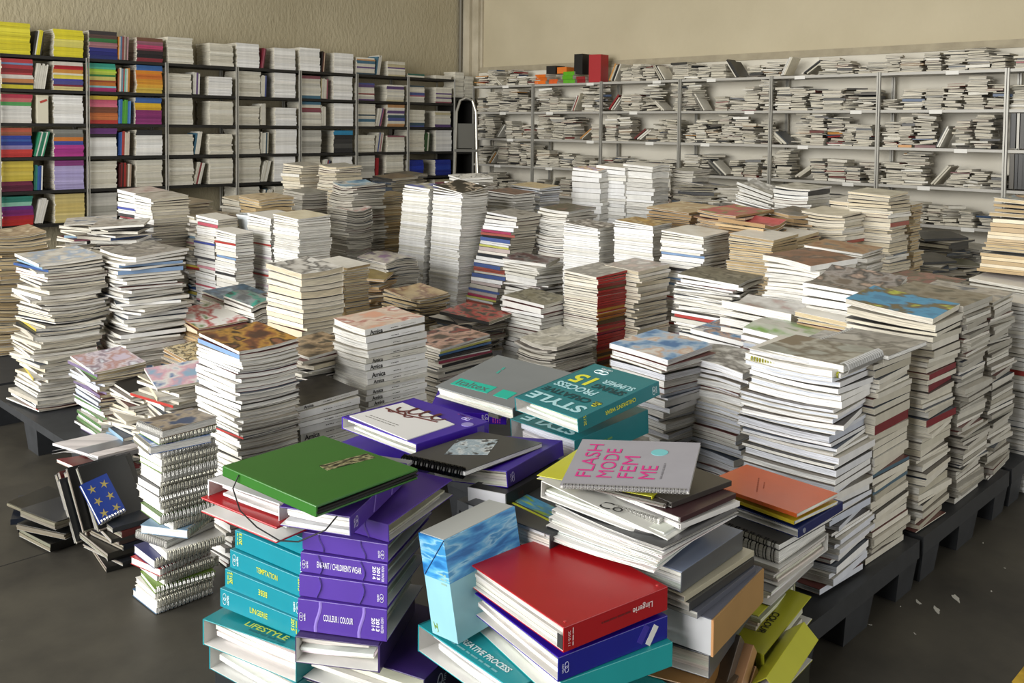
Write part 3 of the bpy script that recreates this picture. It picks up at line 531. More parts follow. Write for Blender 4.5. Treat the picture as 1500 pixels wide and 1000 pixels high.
S('small white', 372, 444, 4.3, .14, .28, 'white', .016, .008, curl=-.014, yvis=490, desc='white magazine in the low stack beside the thick cream volumes', topdesc='magazine with grey cover and teal edge beside the cream volumes', topart=A('kb', '#5f6468', '#8a8f92', '#2f9a86', '#43484c', s=2))
S('low blue', 330, 440, 4.7, .24, .26, 'dark', .013, .01, topdesc='magazine with blue seascape cover on the low pile', topart=A('kc', '#3f6d8f', '#27465c', '#7d9aac'))
S('elle pile', 300, 482, 4.15, .24, .40, 'brown', .010, .010, twist=4, yvis=520, curl=.006, desc='browned magazine in the wide flat pile', topdesc='white magazine with red ribbon picture on the wide flat pile', topart=A('kd', '#e6e3dc', '#eeece8', '#b3262c', '#e4e0d8', '#5c7a3a', s=1.8))
S('elle left', 215, 482, 4.2, .22, .26, 'mix', .012, .012, twist=8, topdesc='magazine with red and yellow cover at the pile edge', topart=A('ke', '#b3392c', '#c9952f', '#6b7a3c', '#a8834a', s=2))
S('hair back', 446, 524, 3.45, .24, .24, 'mix', .011, .014, z0=0, twist=6, yvis=590, curl=.006, desc='worn magazine behind the portrait-cover stack', topdesc='magazine with dark hair portrait cover behind the portrait stack', topart=A('kf', '#3a3026', '#7d6a50', '#b39a7a', '#4a4436', s=3))
S('portrait', 352, 517, 3.0, .222, .285, 'white', .0105, .006, z0=0, lean=(.07, .06), sides=('-x', '-x', '+x'), runs=(4, 10), twist=2, curl=.006, yvis=820, desc='white-edged magazine in the tall leaning stack behind the notebooks', topdesc='magazine with golden-haired portrait on a rust cover', topart=A('kg', '#4a2f24', '#7a4a30', '#b88a3e', '#2a1f1a', '#8a5a40', s=2.2))
def aM(txt, n): return txt
S('named volumes', 537, 484, 3.4, .285, .215, 'pure', .021, .004, z0=0, sides=('-y',), twist=1.2, kind='catalogue', yvis=640, txt='Amica', curl=.003, desc='thick white annual with black name on its spine, taller stack', topdesc='magazine with pink portrait and blue edge on the white annuals', topart=A('kh', '#d8a48a', '#cdb9a8', '#e0ccba', '#b5766a', '#e9e2d8', s=2))
S('named low', 438, 596, 3.15, .25, .215, 'pure', .021, .006, z0=0, sides=('-y',), twist=1.5, kind='catalogue', yvis=700, txt='Amica', desc='white annual with black name in the shorter shaded stack', topdesc='annual with black cover on the shorter stack of annuals', topart=A('ki', '#1d1b18', '#35302a', '#15140f'))
S('blue spines', 140, 545, 3.6, .20, .27, 'bluewhite', .009, .008, z0=0, lean=(-.06, .04), sides=('-x', '-x', '+x'), twist=3, yvis=650, curl=.004, desc='thin magazine with bluish white spine in the stack by the pallet corner', topdesc='magazine with lilac and flesh-toned cover bending over its stack', topart=A('kj', '#c9bccb', '#b58a80', '#d8cfd6', '#8f7a86', '#dcdfe6', s=2))
S('blue spines low', 195, 580, 3.5, .18, .26, 'mix', .010, .012, z0=0, twist=6, yvis=650, desc='worn magazine beside the blue-spined stack', topdesc='magazine with black back cover beside the blue-spined stack', topart=A('kk', '#1f1e1d', '#2a2928'))
S('messy mid', 250, 570, 3.35, .20, .27, 'mix', .011, .016, z0=0, twist=8, yvis=650, desc='worn magazine in the messy heap behind the notebooks', topdesc='magazine with pale blue and pink cover on the messy heap', topart=A('kl', '#8fb0c9', '#d8a8b5', '#e4e2de', '#5c7aa8', s=2))
S('lettered', 282, 530, 3.7, .22, .26, 'brown', .011, .012, z0=0, twist=6, yvis=580, topdesc='browned magazine with black speckled lettering on its cover', topart=A('km', '#cdb98c', '#d8c79f', '#2a2620', '#c2aa7a', s=9))

# ---- periodicals on the dark racks: two flat piles and a few upright copies in every bay
def cell(bay, row, side, cols, hgt, pw=.25, kind='periodical', lab='', dep=.27):
    """a flat pile; cols: list of band colours from the top"""
    x0 = LX[bay+1]; xc = {0: x0+.148, 1: x0+.572}[side]+rnd.uniform(-.01, .01)
    z = LZ[row]; n = max(1, round(hgt/.0165)); h = hgt/n
    xo = 0
    for k in range(n):
        c = cols[min(len(cols)-1, int((1-(k+.5)/n)*len(cols)))]
        xo = .7*xo+rnd.gauss(0, .0025)
        q = np.array([xc+xo, YL+.02+dep/2+rnd.uniform(0, .008), z+k*h])
        _, _, pz = proj(q)
        item(kind, mat4(rotm(0, 0, R(rnd.gauss(0, .7))), q), pw*rnd.uniform(.985, 1.01), dep, h*.985, rnd.choice(('-y', '-y', '+y')) if cols is CREAM else '-y',
             cover=c, spinec=jitcol(c, .08), page=jitcol('#e0dac8', .06), label=cname(c)+' '+lab+', '+nth(n-1-k), group='flat piles on the dark bays', cat='magazine', score=pw*h/pz**2)
def upright(bay, row, cols, x, lean, hgt=.225, dep=.19, lab=''):
    """upright copies leaning on their neighbours, spines out"""
    z = LZ[row]; a = R(lean)
    for ci, c in enumerate(cols):
        th = rnd.uniform(.010, .018); hh = hgt*rnd.uniform(.93, 1.03)
        # stands on its tail: local x (length) -> up, thickness -> along the shelf
        Rm = rotm(0, a, 0)@np.array([[0, 0, 1.], [0, 1, 0], [-1, 0, 0]])
        q = np.array([x, YL+.03+dep/2, z+hh/2*math.cos(a)+.004+abs(math.sin(a))*th]); q += Rm@np.array([0, 0, 0])
        q[0] += hh/2*math.sin(a)
        item('periodical', mat4(Rm, q), hh, dep, th, '-y', cover=c, spinec=jitcol(c, .08), page=jitcol('#e0dac8', .06), label=cname(c)+' '+lab, group='upright copies on the dark bays', cat='magazine', score=hh*th/proj(q)[2]**2*3)
        x += th*1.08/max(.5, math.cos(a))
CREAM = ['#dcd8c9', '#d3cebd', '#e2dfd2', '#d8d3c4', '#cdc8b7', '#dedacc']
Wh = ['#efeeea', '#e9e7e1', '#f1f0ed']
GRAY = ['#bdbbb2', '#cfccc2', '#a9a79d', '#c4c1b7']
L = {}   # (bay,row): (left pile, upright, right pile)
YE = '#d9cd2a'
L[6, 0] = ([YE, '#dfd53a', YE, '#d3c625', YE], ['#2a2926', '#dedbd0', '#d8cc30', YE, '#3a3733'], [YE, '#d9d06a', YE])
L[6, 1] = (['#b33a3f', '#6d83a8', '#a3333a', '#7d1c20', '#b3383c', '#dcd6cc', '#c4804c', '#2a2620', '#d3c62f'], ['#dedacc']*6, ['#dcd6c8', '#9e171c', '#b3192a', '#c98a3c', '#e2dcc0', '#d8c84a', '#3f3f9a', '#4a4a8a', '#7a2333', '#d8c98a'])
L[6, 2] = (['#b5344a', '#c46a6a', '#4f9a55', '#dcdad4', '#e4e2dc', '#dcdad4', '#e4e2dc', '#d8d4cc'], [], Wh)
L[6, 3] = (['#b3523a', '#9a5a3c', '#2a3f9a', '#3a62b0', '#24368a', '#8f85b5', '#c23a34', '#b5302c'], ['#2f8a66', '#e2e0d8', '#2f7d62', '#1f7a5a', '#e2e0d8', '#2f8a66'], ['#8a8a84', '#77766f', '#c9782f', '#3a4aa0', '#b53a8f', '#a82f86', '#b33a8a'])
L[6, 4] = (['#cdb848', '#c4ad40', '#d3bf55', '#cdb848', '#6d2440', '#5c1f38'], ['#2a6a5c', '#2f7d6a', '#345a9a', '#2a4a8a', '#e0ddd3'], ['#8a3a7d', '#b3a8d3', '#aaa0cc', '#b5abd6', '#a89ec9'])
L[6, 5] = (['#2f7d6d', '#8fc4ae', '#6d2f7d', '#7a2a6a', '#a8283a', '#b5302c'], ['#e0ddd3', '#d8d4c8', '#e0ddd3', '#d3cfc3'], ['#cdbb7a', '#c9b570', '#d3c284'])
L[5, 0] = (['#3a3536', '#55403a', '#2f6d3a', '#9a6a70', '#2a2f7d', '#1f2470', '#26306f'], ['#d98a2f', '#cfcac0', '#5a7a9a', '#8a4a4a', '#b5a89a', '#6d5a55', '#c9a0a5'], ['#6d4a3a', '#8f5a6a', '#b5406a', '#7d3a4a', '#2a2226', '#1f1c22', '#7d2a35'])
L[5, 1] = (['#2f9a86', '#4fae8f', '#9ac43a', '#b5c94a', '#2f7d3f', '#cdbd6a', '#9a4a2a', '#c4742f', '#8ac4c9', '#a8306d'], ['#9a5a3a', '#dedacc', '#6d8a9a', '#b53a34', '#7dbfae', '#dedacc', '#c98a3a'], ['#3a6aa8', '#d98a2a', '#c9702a', '#d9952f', '#d8a43a', '#cdb04a'])
L[5, 2] = (['#d3b53a', '#c45a74', '#cf6a80', '#7d4a34', '#c9703a', '#d07a44', '#b53a34'], ['#5a8ac4', '#3a70b5', '#4f9a3a', '#5aae3f', '#4f9a3a', '#3a70b5', '#5a8ac4'], ['#3a62a0', '#d9b02a', '#d3a52a', '#8a2f6d', '#7d2a66', '#8f3574'])
L[5, 3] = (['#6d3a7d', '#2a2428', '#e4e2dc', '#efeeea', '#e9e7e1', '#efeeea'], ['#2a4a8a', '#3a62a0', '#b5403a', '#a8483f', '#d8cfc0', '#d3c6b5', '#cdbfae'], ['#2a2a2c', '#e6e4de', '#efeeea', '#e9e7e1'])
L[5, 4] = (CREAM, ['#4a1f22', '#7d2a2a', '#3a2a26', '#a8342f', '#6d4a3a', '#d8d0c0', '#b5a08a'], CREAM)
L[5, 5] = (GRAY, [], GRAY)
STR = ['#844c57', '#a76573', '#4d5890', '#634c7b', '#c0b591', '#ccc9be', '#b78b5e', '#3e5461', '#ccc9be', '#8e4447', '#d3d1c8', '#456f85']
for b in range(5):
    for r in range(6):
        if (b, r) in L: continue
        st = rnd.choice((CREAM, CREAM, CREAM, GRAY if b > 3 else CREAM))
        if b <= 2 and r in (1, 2) or (b <= 2 and r == 0 and b != 2): st = [rnd.choice(STR+CREAM+CREAM) for _ in range(9)]
        st2 = rnd.choice((CREAM, Wh)) if b > 1 else [rnd.choice(STR+CREAM*2) for _ in range(8)]
        up = [rnd.choice(CREAM+CREAM+STR) for _ in range(rnd.choice((0, 4, 5, 6)))]
        L[b, r] = (st, up, st2)
L[4, 0] = (CREAM, [], CREAM); L[4, 5] = ([], [], []); L[3, 0] = (Wh, ['#7d2a3a', '#a85a6a', '#5a2a30'], Wh); L[2, 0] = (Wh, ['#2a2424', '#5a2a26', '#c9b49a', '#3a2f2a'], Wh)
L[0, 4] = (['#1c2f8f', '#223aa5', '#1c2f8f'], [], ['#1c2f8f', '#26409f', '#1a2b85']); L[1, 4] = (GRAY, ['#8f1a22', '#a32029', '#8f1a22'], CREAM)
L[0, 0] = (['#2f6a5c', '#d8d3c4'], [], ['#d8d3c4']); L[2, 3] = (GRAY, [], ['#2f86b0', '#2a2a2c', '#3a3a3a', '#4a4a48', '#2a2a2c'])
L[0, 3] = (CREAM, ['#3a5a34', '#2f4a2c', '#55704a', '#d8d3c4', '#3a5a34'], Wh)
BAYN = ['next to the stepladder', 'second from the stepladder', 'third from the stepladder', 'fourth from the stepladder', 'beside the many-coloured one', 'of many-coloured spines', 'of the yellow magazines']
ROWN = ['top', 'second', 'third', 'fourth', 'fifth', 'sixth']
CN = lambda c: c
for (b, r), (l1, up, l2) in sorted(L.items()):
    loc = '%s shelf, dark bay %s' % (ROWN[r], BAYN[b])
    hmax = .258 if r else .27
    low = 1. if b > 4 else rnd.choice((1., 1., 1., .92, .78))
    if r == 0: low = [0.16, .72, .95, .92, .95, .95, .98][b]
    if l1: cell(b, r, 0, l1, hmax*low*(rnd.uniform(.93, 1)), lab='magazine, outer flat pile, '+loc)
    if l2: cell(b, r, 1, l2, hmax*(low if r else low*.93)*(rnd.uniform(.9, 1)), lab='magazine, inner flat pile, '+loc)
    if up: upright(b, r, up, LX[b+1]+.285, rnd.choice((0, 2, 5, 9, 14)) if len(up) < 7 else 2, .215, lab='upright magazine between piles, '+loc)
# cream box file standing among the white magazines of the yellow bay
bx = LX[7]+.31; t = tag(empty('box_file', mat4(np.eye(3), (bx+.05, YL+.12, LZ[2]))), 'cream cardboard box file with red slanted lettering on the third shelf', 'box file')
MB().box(-.045, .045, -.10, .10, 0, .235).build('body', plain('#d8d2bd', .7), t); MB().box(-.047, .047, -.102, .102, .222, .240).build('lid', plain('#cfc8b0', .7), t)
put_patch(t, (.094, .204, .24), 'right', .005, .07, .06, .018, plain('#b5443a', .6), 22, 'stamp')
# white piles on the black corner cabinet
for k, (dx, n, dy) in enumerate(((-.10, 20, 0), (.06, 17, 0))):
    for i in range(n):
        q = np.array([LX[0]+.2+dx+rnd.gauss(0, .004), YL+.13+rnd.gauss(0, .004), 1.742+i*.0155])
        item('periodical', mat4(rotm(0, 0, R(rnd.gauss(0, 2))), q), .145, .21, .015, '-y', cover='#e2dfd4', spinec=jitcol('#dedacc', .08), page='#e0dac8', label='pale booklet in the two piles on the black corner cabinet', group='booklets on the corner cabinet', cat='booklet', score=.145*.015/11**2)
# ---- loose paperbacks on the pale rack
BOOKC = ['#d8d3c4', '#cfc9b8', '#e2ded2', '#c4beac', '#dcd7c9', '#b5af9e', '#e6e3d9', '#bdb6a2', '#d3ccb8']*3+['#2a2927', '#1f1f20', '#3a3833', '#2a2927', '#1f1f20', '#3a3833', '#55504a', '#77736a', '#55504a', '#6a2f2c', '#8f2a2a', '#2f4a6d', '#7d7a70', '#c98f4a', '#8a8678', '#4a4a48', '#3a3f45']  # dark tones: some dark covers, some standing in for shadowed gaps
DEEP = lambda: rnd.uniform(.14, .20)
def pile(y, z, hgt, wid, lab, cols=BOOKC, dx=0., messy=1., fixed=None):
    zz = z; yw = rnd.gauss(0, 6*messy); x = XR+.02+dx
    while zz < z+hgt:
        h = rnd.choice((.007, .009, .012, .015, .018, .024)); dp = DEEP(); ww = wid*rnd.uniform(.85, 1.1)
        c = fixed or rnd.choice(cols)
        q = np.array([x+dp/2+abs(rnd.gauss(0, .012*messy)), y+rnd.gauss(0, .014*messy), zz])
        if rnd.random() < .10*messy: yw = rnd.gauss(0, 14*messy)
        tl = rnd.gauss(0, 1.5*messy)
        sp = rnd.choice(('-x', '+x', '+x', '-y', '+y'))
        item('paperback', mat4(rotm(R(tl), 0, R(yw+rnd.gauss(0, 4*messy))), q), dp, ww, h*.90, sp, cover=c if rnd.random() < .5 else rnd.choice(EDGE), spinec=c, tc=.0014, page=jitcol('#ddd6c4', .1),  # dark cover edges replace missing cast shade between the books
             label=(cname(c)+'-spined ' if sp == '-x' else 'page-side-out ')+lab, group='loose paperbacks on the pale rack', cat='book', score=ww*h/proj(q)[2]**2)
        zz += h*(1+.15*messy*rnd.random())
def leaning(y, z, n, ang, lab, cols=BOOKC, hh=.19):
    a = R(ang); s = 1 if ang > 0 else -1
    for i in range(n):
        th = rnd.uniform(.009, .02); h2 = hh*rnd.uniform(.85, 1.1); dp = DEEP()
        # height axis tilted along the shelf
        Rm = rotm(a, 0, 0)@np.array([[0, 1., 0], [0, 0, 1.], [1., 0, 0]])
        q = np.array([XR+.03+dp/2, y, z+h2/2*math.cos(a)+th*abs(math.sin(a))+.003]); q[1] -= h2/2*math.sin(a)
        c = rnd.choice(cols); lab2 = 'leaning '+cname(c)+' '+lab
        item('paperback', mat4(Rm, q), h2, dp, th, '-y', cover=c, spinec=c, page=jitcol('#ddd6c4', .1), label=lab2, group='loose paperbacks on the pale rack', cat='book', score=h2*th/proj(q)[2]**2*3)
        y -= th*1.1/max(.35, math.cos(a))
RBN = ['pale corner bay', 'pale bay with orange and green books on top', 'pale bay past the tall red book', 'pale bay third from the dark albums', 'pale bay second from the dark albums', 'pale bay next to the dark albums', 'pale bay of dark albums']
PROF = {0: (.13, .10), 1: (.26, .10), 2: (.24, .08), 3: (.22, .10), 4: (.16, .08), 5: (.20, .1)}
for i in range(7):
    for k in range(6):
        lab = 'loose paperback, %s shelf, %s' % (ROWN[k], RBN[i]); z = RZ[k]
        if i == 6 and k in (2, 3): continue
        y = RY[i]-.03
        base = {0: .15, 1: .25, 2: .25, 3: .22, 4: .16, 5: .18}[k]
        if k == 1 and i >= 4: base = .19
        if k == 3 and i in (1, 2): base = .15
        ph = rnd.random()*6
        while y > RY[i+1]+.10:
            wid = rnd.choice((.11, .13, .14, .15, .18))
            hg = base*(.85+.22*math.sin(ph+y*5)+rnd.uniform(-.22, .3))
            hg = min(max(hg, .03), .27 if k else .34)
            if rnd.random() < .12 and y > RY[i+1]+.28:
                an = rnd.choice((-50, -35, 25, 40, 55)); leaning(y-.05-(.0 if an > 0 else .02), z, rnd.randint(2, 4), an, lab); y -= .20
                continue
            pile(y-wid/2, z, hg, wid, lab, messy=rnd.choice((.7, 1.2, 1.8)))
            y -= wid+rnd.uniform(-.01, .03)
for k in (2, 3):    # dark upright binders at the end bay
    y = RY[6]-.04
    while y > RY[7]+.1:
        th = rnd.choice((.025, .035, .04)); c = rnd.choice(('#1d1c1b', '#2a2826', '#3a3630', '#27345e', '#4a4438', '#c9c5ba', '#1d1c1b', '#5a5a8a'))
        q = np.array([XR+.13, y-th/2, RZ[k]+.145])
        Rm = np.array([[0, 1., 0], [0, 0, 1.], [1., 0, 0]])
        item('album', mat4(Rm, q), .27, .22, th*.96, '-y', cover=c, spinec=c, page='#cfc9b8', label='slim dark album standing upright in the end bay of the pale rack', group='dark upright albums', cat='album', score=1, tc=.002)
        y -= th
# bright books on top of the second bay
def topbook(px, py, wdt, hgt, c, label, n):
    Q = at(px, py, 1.0); dv = Q-ORG; s = (XR+.05-ORG[0])/dv[0]; y = (ORG+dv*s)[1]
    for i in range(n):
        item('bright_book', mat4(rotm(0, 0, R(rnd.gauss(0, 3))), (XR+.12+rnd.gauss(0, .006), y+rnd.gauss(0, .005), RZ[0]+(py == 0)+i*hgt/n+.002 if True else 0)), .17, wdt, hgt/n*.97, '-x', cover=c, spinec=jitcol(c, .1), page='#ddd6c4', label=label, group=label+' row', cat='book', score=1, tc=.001)
def clear_top(y0, y1):
    ITEMS[:] = [it for it in ITEMS if not (it['kind'] == 'paperback' and it['M'][2, 3] > RZ[0]-.005 and y0 < it['M'][1, 3] < y1)]
clear_top(6.48, 7.38)
topbook(793, 110, .17, .11, '#e0701f', 'orange book lying in the small pile on top of the pale rack', 3)
topbook(812, 112, .13, .05, '#d8602a', 'orange-red book lying in the low pile on top of the pale rack', 2)
topbook(834, 112, .16, .13, '#5fae1f', 'bright green book lying on top of the pale rack', 3)
topbook(852, 114, .12, .07, '#8f1a1f', 'dark red book lying low on top of the pale rack', 2)
def standbook(px, py0, wdt, hgt, z0, c, label, yaw=0., dep=.16):
    Q = at(px, 110, 1.0); dv = Q-ORG; s = (XR+.05-ORG[0])/dv[0]; y = (ORG+dv*s)[1]
    t = tag(empty('hardback_book', mat4(rotm(0, 0, R(yaw)), (XR+.14, y, z0))), label, 'book')
    MB().box(-dep/2, dep/2, -wdt/2, wdt/2, 0, hgt, lin(c)).build('cover', plain(c, .45), t)
    MB().box(-dep/2+.01, dep/2+.002, -wdt/2+.004, wdt/2-.004, .003, hgt-.003).build('pages', plain('#ddd6c4', .8), t)
standbook(806, 0, .14, .09, RZ[0]+.115, '#1f1d1c', 'small black book lying on the orange pile on the rack')
standbook(822, 0, .14, .07, RZ[0]+.115, '#dc7626', 'thick orange book on the cream books on the rack')
standbook(846, 0, .12, .22, RZ[0]+.10, '#1a1918', 'tall black book standing on top of the pale rack')
standbook(869, 0, .15, .30, RZ[0]+.004, '#a5141b', 'tall red book standing on top of the pale rack', 8)

# ------------------------------------------------------------------ build the publications
def build_item(it):
    l, e = (it['w'], it['d']) if it['spine'][1] == 'y' else (it['d'], it['w'])
    Vc, Uc, Vp, Up, F, kind, Pf = book_geo(l, e, it['h'], it['spine'], it['curl'], it['tc'], it['inset'], it['nb'], it['droop'])
    cc, sc, ic = lin(it['cover']), lin(it['spinec']), lin('#e9e6de')
    cm = [sc if k == 1 else (ic if k == 4 else cc) for k in kind]
    return Vc, Uc, Vp, Up, F, kind, Pf, cm, lin(it['page'])
NAMES = {'magazine': 'magazine', 'catalogue': 'catalogue', 'periodical': 'shelved_magazine', 'paperback': 'paperback_book', 'album': 'photo_album', 'bright_book': 'bright_book'}
LIM = {'magazine': 300, 'catalogue': 260, 'periodical': 300, 'paperback': 300, 'album': 60, 'bright_book': 60}
for kind in NAMES:
    its = sorted([i for i in ITEMS if i['kind'] == kind], key=lambda i: -i['score'])
    keep = [i for i in its[:LIM[kind]] if i['label'] and i['score'] > 0]
    ids = {id(i) for i in keep}; rest = [i for i in its if id(i) not in ids]
    for it in keep:
        Vc, Uc, Vp, Up, F, kd, Pf, cm, pc = build_item(it)
        t = empty(NAMES[kind], it['M']); tag(t, it['label'], it['cat'], it['group'])
        mb = MB(); mats = [M_COVER]
        if it['artm']: mats.append(it['artm'])
        mb.add(Vc, F, cm, [1 if (it['artm'] and k == 2) else 0 for k in kd], Uc); mb.build('cover', mats, t)
        MB().add(Vp, Pf, pc, 0, Up).build('pages', M_PAGES, t)
        if it['txt'] and it['h'] > .015:
            dm = (it['w'], it['d'], it['h']); hh = it['h']
            if rnd.random() < .5: put_text(t, dm, it['txt'], 'right', -it['w']*.32, 0, min(.018, hh*.72), '#161616', 0, bold=.022)
            put_lines(t, dm, 'right', -it['w']*.02, 0, .034, .0028, '#4a4844', 0, 3); put_lines(t, dm, 'right', it['w']*.22, 0, .07, .002, '#a5a298', 0, 4)
    if rest:
        mb = MB()
        for it in rest:
            Vc, Uc, Vp, Up, F, kd, Pf, cm, pc = build_item(it)
            mb.add(xf(Vc, it['M']), F, cm, 0, Uc); mb.add(xf(Vp, it['M']), Pf, pc, 1, Up)
        nm = {'magazine': ('stacked_magazines', 'hundreds more magazines filling the floor stacks and bundles', 'magazines'), 'catalogue': ('stacked_catalogues', 'further thick catalogues deep inside the pallet stacks', 'catalogues'),
              'periodical': ('shelved_magazines', 'many more magazines filling the dark bays', 'magazines'), 'paperback': ('loose_paperbacks', 'hundreds more small paperbacks heaped on the pale rack', 'books')}.get(kind, (kind+'s', 'further books of the same kind', 'books'))
        tag(mb.build(nm[0], [M_COVER, M_PAGES]), nm[1], nm[2], kind='stuff')

# ------------------------------------------------------------------ pallets
M_PAL = plain('#2e3033', .55, noise=.18, nscale=20)
def pallet(x0, y0, wx, wy, label):
    t = tag(empty('pallet', mat4(np.eye(3), (x0+wx/2, y0+wy/2, 0))), label, 'pallet', 'dark plastic pallets under the stacks')
    hx, hy = wx/2, wy/2
    MB().box(-hx, hx, -hy, hy, .118, .15).build('deck', M_PAL, t)
    for s in (-1, 1):
        MB().box(-hx, hx, s*hy-.012*(s > 0)-.0, s*hy+.012*(s < 0), .095, .118).build('rim', M_PAL, t)
    for i, fx in enumerate((-1, 0, 1)):
        for j, fy in enumerate((-1, 0, 1)):
            bw = .07 if fx else .09
            cx = fx*(hx-bw-.004); cy = fy*(hy-.075)
            q0 = [(cx-bw*.82, cy-.06), (cx+bw*.82, cy-.06), (cx+bw*.82, cy+.06), (cx-bw*.82, cy+.06)]; q1 = [(cx-bw, cy-.075), (cx+bw, cy-.075), (cx+bw, cy+.075), (cx-bw, cy+.075)]
            V = [(x, y, 0) for x, y in q0]+[(x, y, .118) for x, y in q1]
            MB().add(V, [(3, 2, 1, 0), (4, 5, 6, 7)]+[(k, (k+1) % 4, 4+(k+1) % 4, 4+k) for k in range(4)]).build('block', M_PAL, t)
PL = [(2.07, 1.08, 'dark grey plastic pallet under the ribbed and white catalogue stacks'), (2.90, 1.08, 'dark grey plastic pallet under the blue cover and grey stacks'), (3.73, 1.08, 'dark grey plastic pallet at the end of the stack row')]
for x, y, lb in PL: pallet(x, y, .80, 1.2, lb)
for x, y, what in ((2.19, 2.32, 'dark plastic pallet under the thick cream volumes'), (3.02, 2.32, 'dark plastic pallet under the red-spined stack'), (3.85, 2.32, 'dark plastic pallet under the white-spined sets'),
                   (4.68, 2.32, 'dark plastic pallet under the limp white magazines'), (1.36, 3.56, 'black plastic pallet under the ragged stack'), (2.19, 3.56, 'dark plastic pallet under the wide flat pile'),
                   (3.02, 3.56, 'dark plastic pallet under the arched sagging pile'), (3.85, 3.56, 'dark plastic pallet under the tall white twin stacks'), (4.68, 3.56, 'dark plastic pallet behind the leaning bright-spined stack'),
                   (5.51, 3.56, 'dark plastic pallet under the pale block of volumes'), (1.36, 4.80, 'dark plastic pallet under the browned curled pile'), (2.19, 4.80, 'dark plastic pallet under the pink and blue striped stacks'),
                   (3.02, 4.80, 'dark plastic pallet below the plastic tub'), (3.85, 4.80, 'dark plastic pallet under the tan tower'), (4.56, 1.08, 'dark plastic pallet under the tall cream tower')):
    pallet(x, y, .80, 1.2, what)


# ------------------------------------------------------------------ single binders, notebooks, boxes and books of the foreground
def pose(px, py, Z, yaw, w, d, h, rx=0., ry=0.):
    """matrix of a thing whose upper near corner is the surveyed point"""
    Rm = rotm(R(rx), R(ry), R(yaw)); P = at(px, py, Z); return mat4(Rm, P+Rm@np.array([w/2, d/2, -h]))
def sheets(t, l, e, h, spine, tc, colr='#eeece6', n=5, inset=.02, frac=.85, wob=.012, rs=None):
    """the filed pages: a few bundles of sheets, not quite flush"""
    rs = rs or rnd; mb = MB(); z = tc; wob = min(wob, h*.3); cmax = max(0, (h-2*tc)*(1-frac)); hh = (h-2*tc)*frac/n
    for i in range(n):
        a0 = rs.uniform(.3, 1)*inset; sh = rs.uniform(-.5, .5)*wob
        ll = l-2*a0; ee = e-rs.uniform(.5, 1.4)*inset
        _, _, Vp, Up, _, _, Pf = book_geo(ll, ee, hh*.94+2*.0001, spine, (min(rs.uniform(0, .3)*wob, cmax*.35), 0, .2), .0001, .0001, 3)
        (ax, bx), (ay, by) = SPIN[spine]; db = -(e-ee)/2+.006
        Vp = Vp+np.array([bx*db+ax*sh, by*db+ay*sh, z]); Up = Up+np.array([0, z, 0])
        mb.add(Vp, Pf, [x*rs.uniform(.88, 1.02) for x in lin(colr)], 0, Up); z += hh
    return mb.build('pages', M_SHEETS, t)
def B(name, label, px, py, Z, yaw, w, d, h, c, spine='-y', rx=0., ry=0., inner='#e4e3df', page='#eeece6', n=5, frac=.85, inset=.018, droop=0., cat='binder', group=None,
      spinec=None, tc=.003, wob=.012, topm=None, M=None, curl=(0, 0, .5), flap=False):
    M = pose(px, py, Z, yaw, w, d, h, rx, ry) if M is None else M
    t = tag(empty(name, M), label, cat, group); l, e = (w, d) if spine[1] == 'y' else (d, w)
    Vc, Uc, _, _, F, kind, _ = book_geo(l, e, h, spine, curl, tc, .002, 4, droop)
    cc, sc, ic = lin(c), lin(spinec or c), lin(inner)
    cm = [sc if k == 1 else (ic if k == 4 else cc) for k in kind]
    mats = [M_BINDER]+([topm] if topm else [])
    o = MB().add(Vc, F, cm, [1 if (topm and k == 2) else 0 for k in kind], Uc).build('cover', mats, t)
    bv = o.modifiers.new('edge', 'BEVEL'); bv.width = min(.004, tc*.45); bv.segments = 2; bv.limit_method = 'ANGLE'
    if flap:      # the closing flap opposite the spine
        (ax, bx), (ay, by) = SPIN[spine]; V = []
        for z in (0, h-droop):
            for b in (e/2-tc*1.2, e/2+.0006):
                for a in (-l/2, l/2): V.append((ax*a+bx*b, ay*a+by*b, z))
        MB().add(V, [(0, 2, 3, 1), (4, 5, 7, 6), (0, 1, 5, 4), (2, 6, 7, 3), (0, 4, 6, 2), (1, 3, 7, 5)], [cc]*2+[ic]+[cc]*3).build('closing_flap', M_BINDER, t)
        inset = max(inset, .035)
    if n: sheets(t, l, e, h-droop*.6, spine, tc, page, n, inset, frac, wob)
    t['dims'] = (w, d, h); return t
def dims(t): return tuple(t['dims'])
def rings(t, l, spine, e, h, n=18, r=.006, colr='#c9c8c4', wire=.0013):
    """wire binding: a row of loops through the bound edge"""
    mb = MB(); (ax, bx), (ay, by) = SPIN[spine]
    for i in range(n):
        for k in (-.18, .18):
            a = -l/2+l*(i+.5+k)/n
            P = []
            for th in np.linspace(0, 2*math.pi, 9)[:-1]:
                b = -e/2+.003+(r*.95)*math.cos(th); z = h/2+max(r, h/2+.0025)*math.sin(th)
                P.append((ax*a+bx*b, ay*a+by*b, z))
            mb.tube(P, wire, 4, True)
    return mb.build('wire_binding', plain(colr, .3, .7), t)
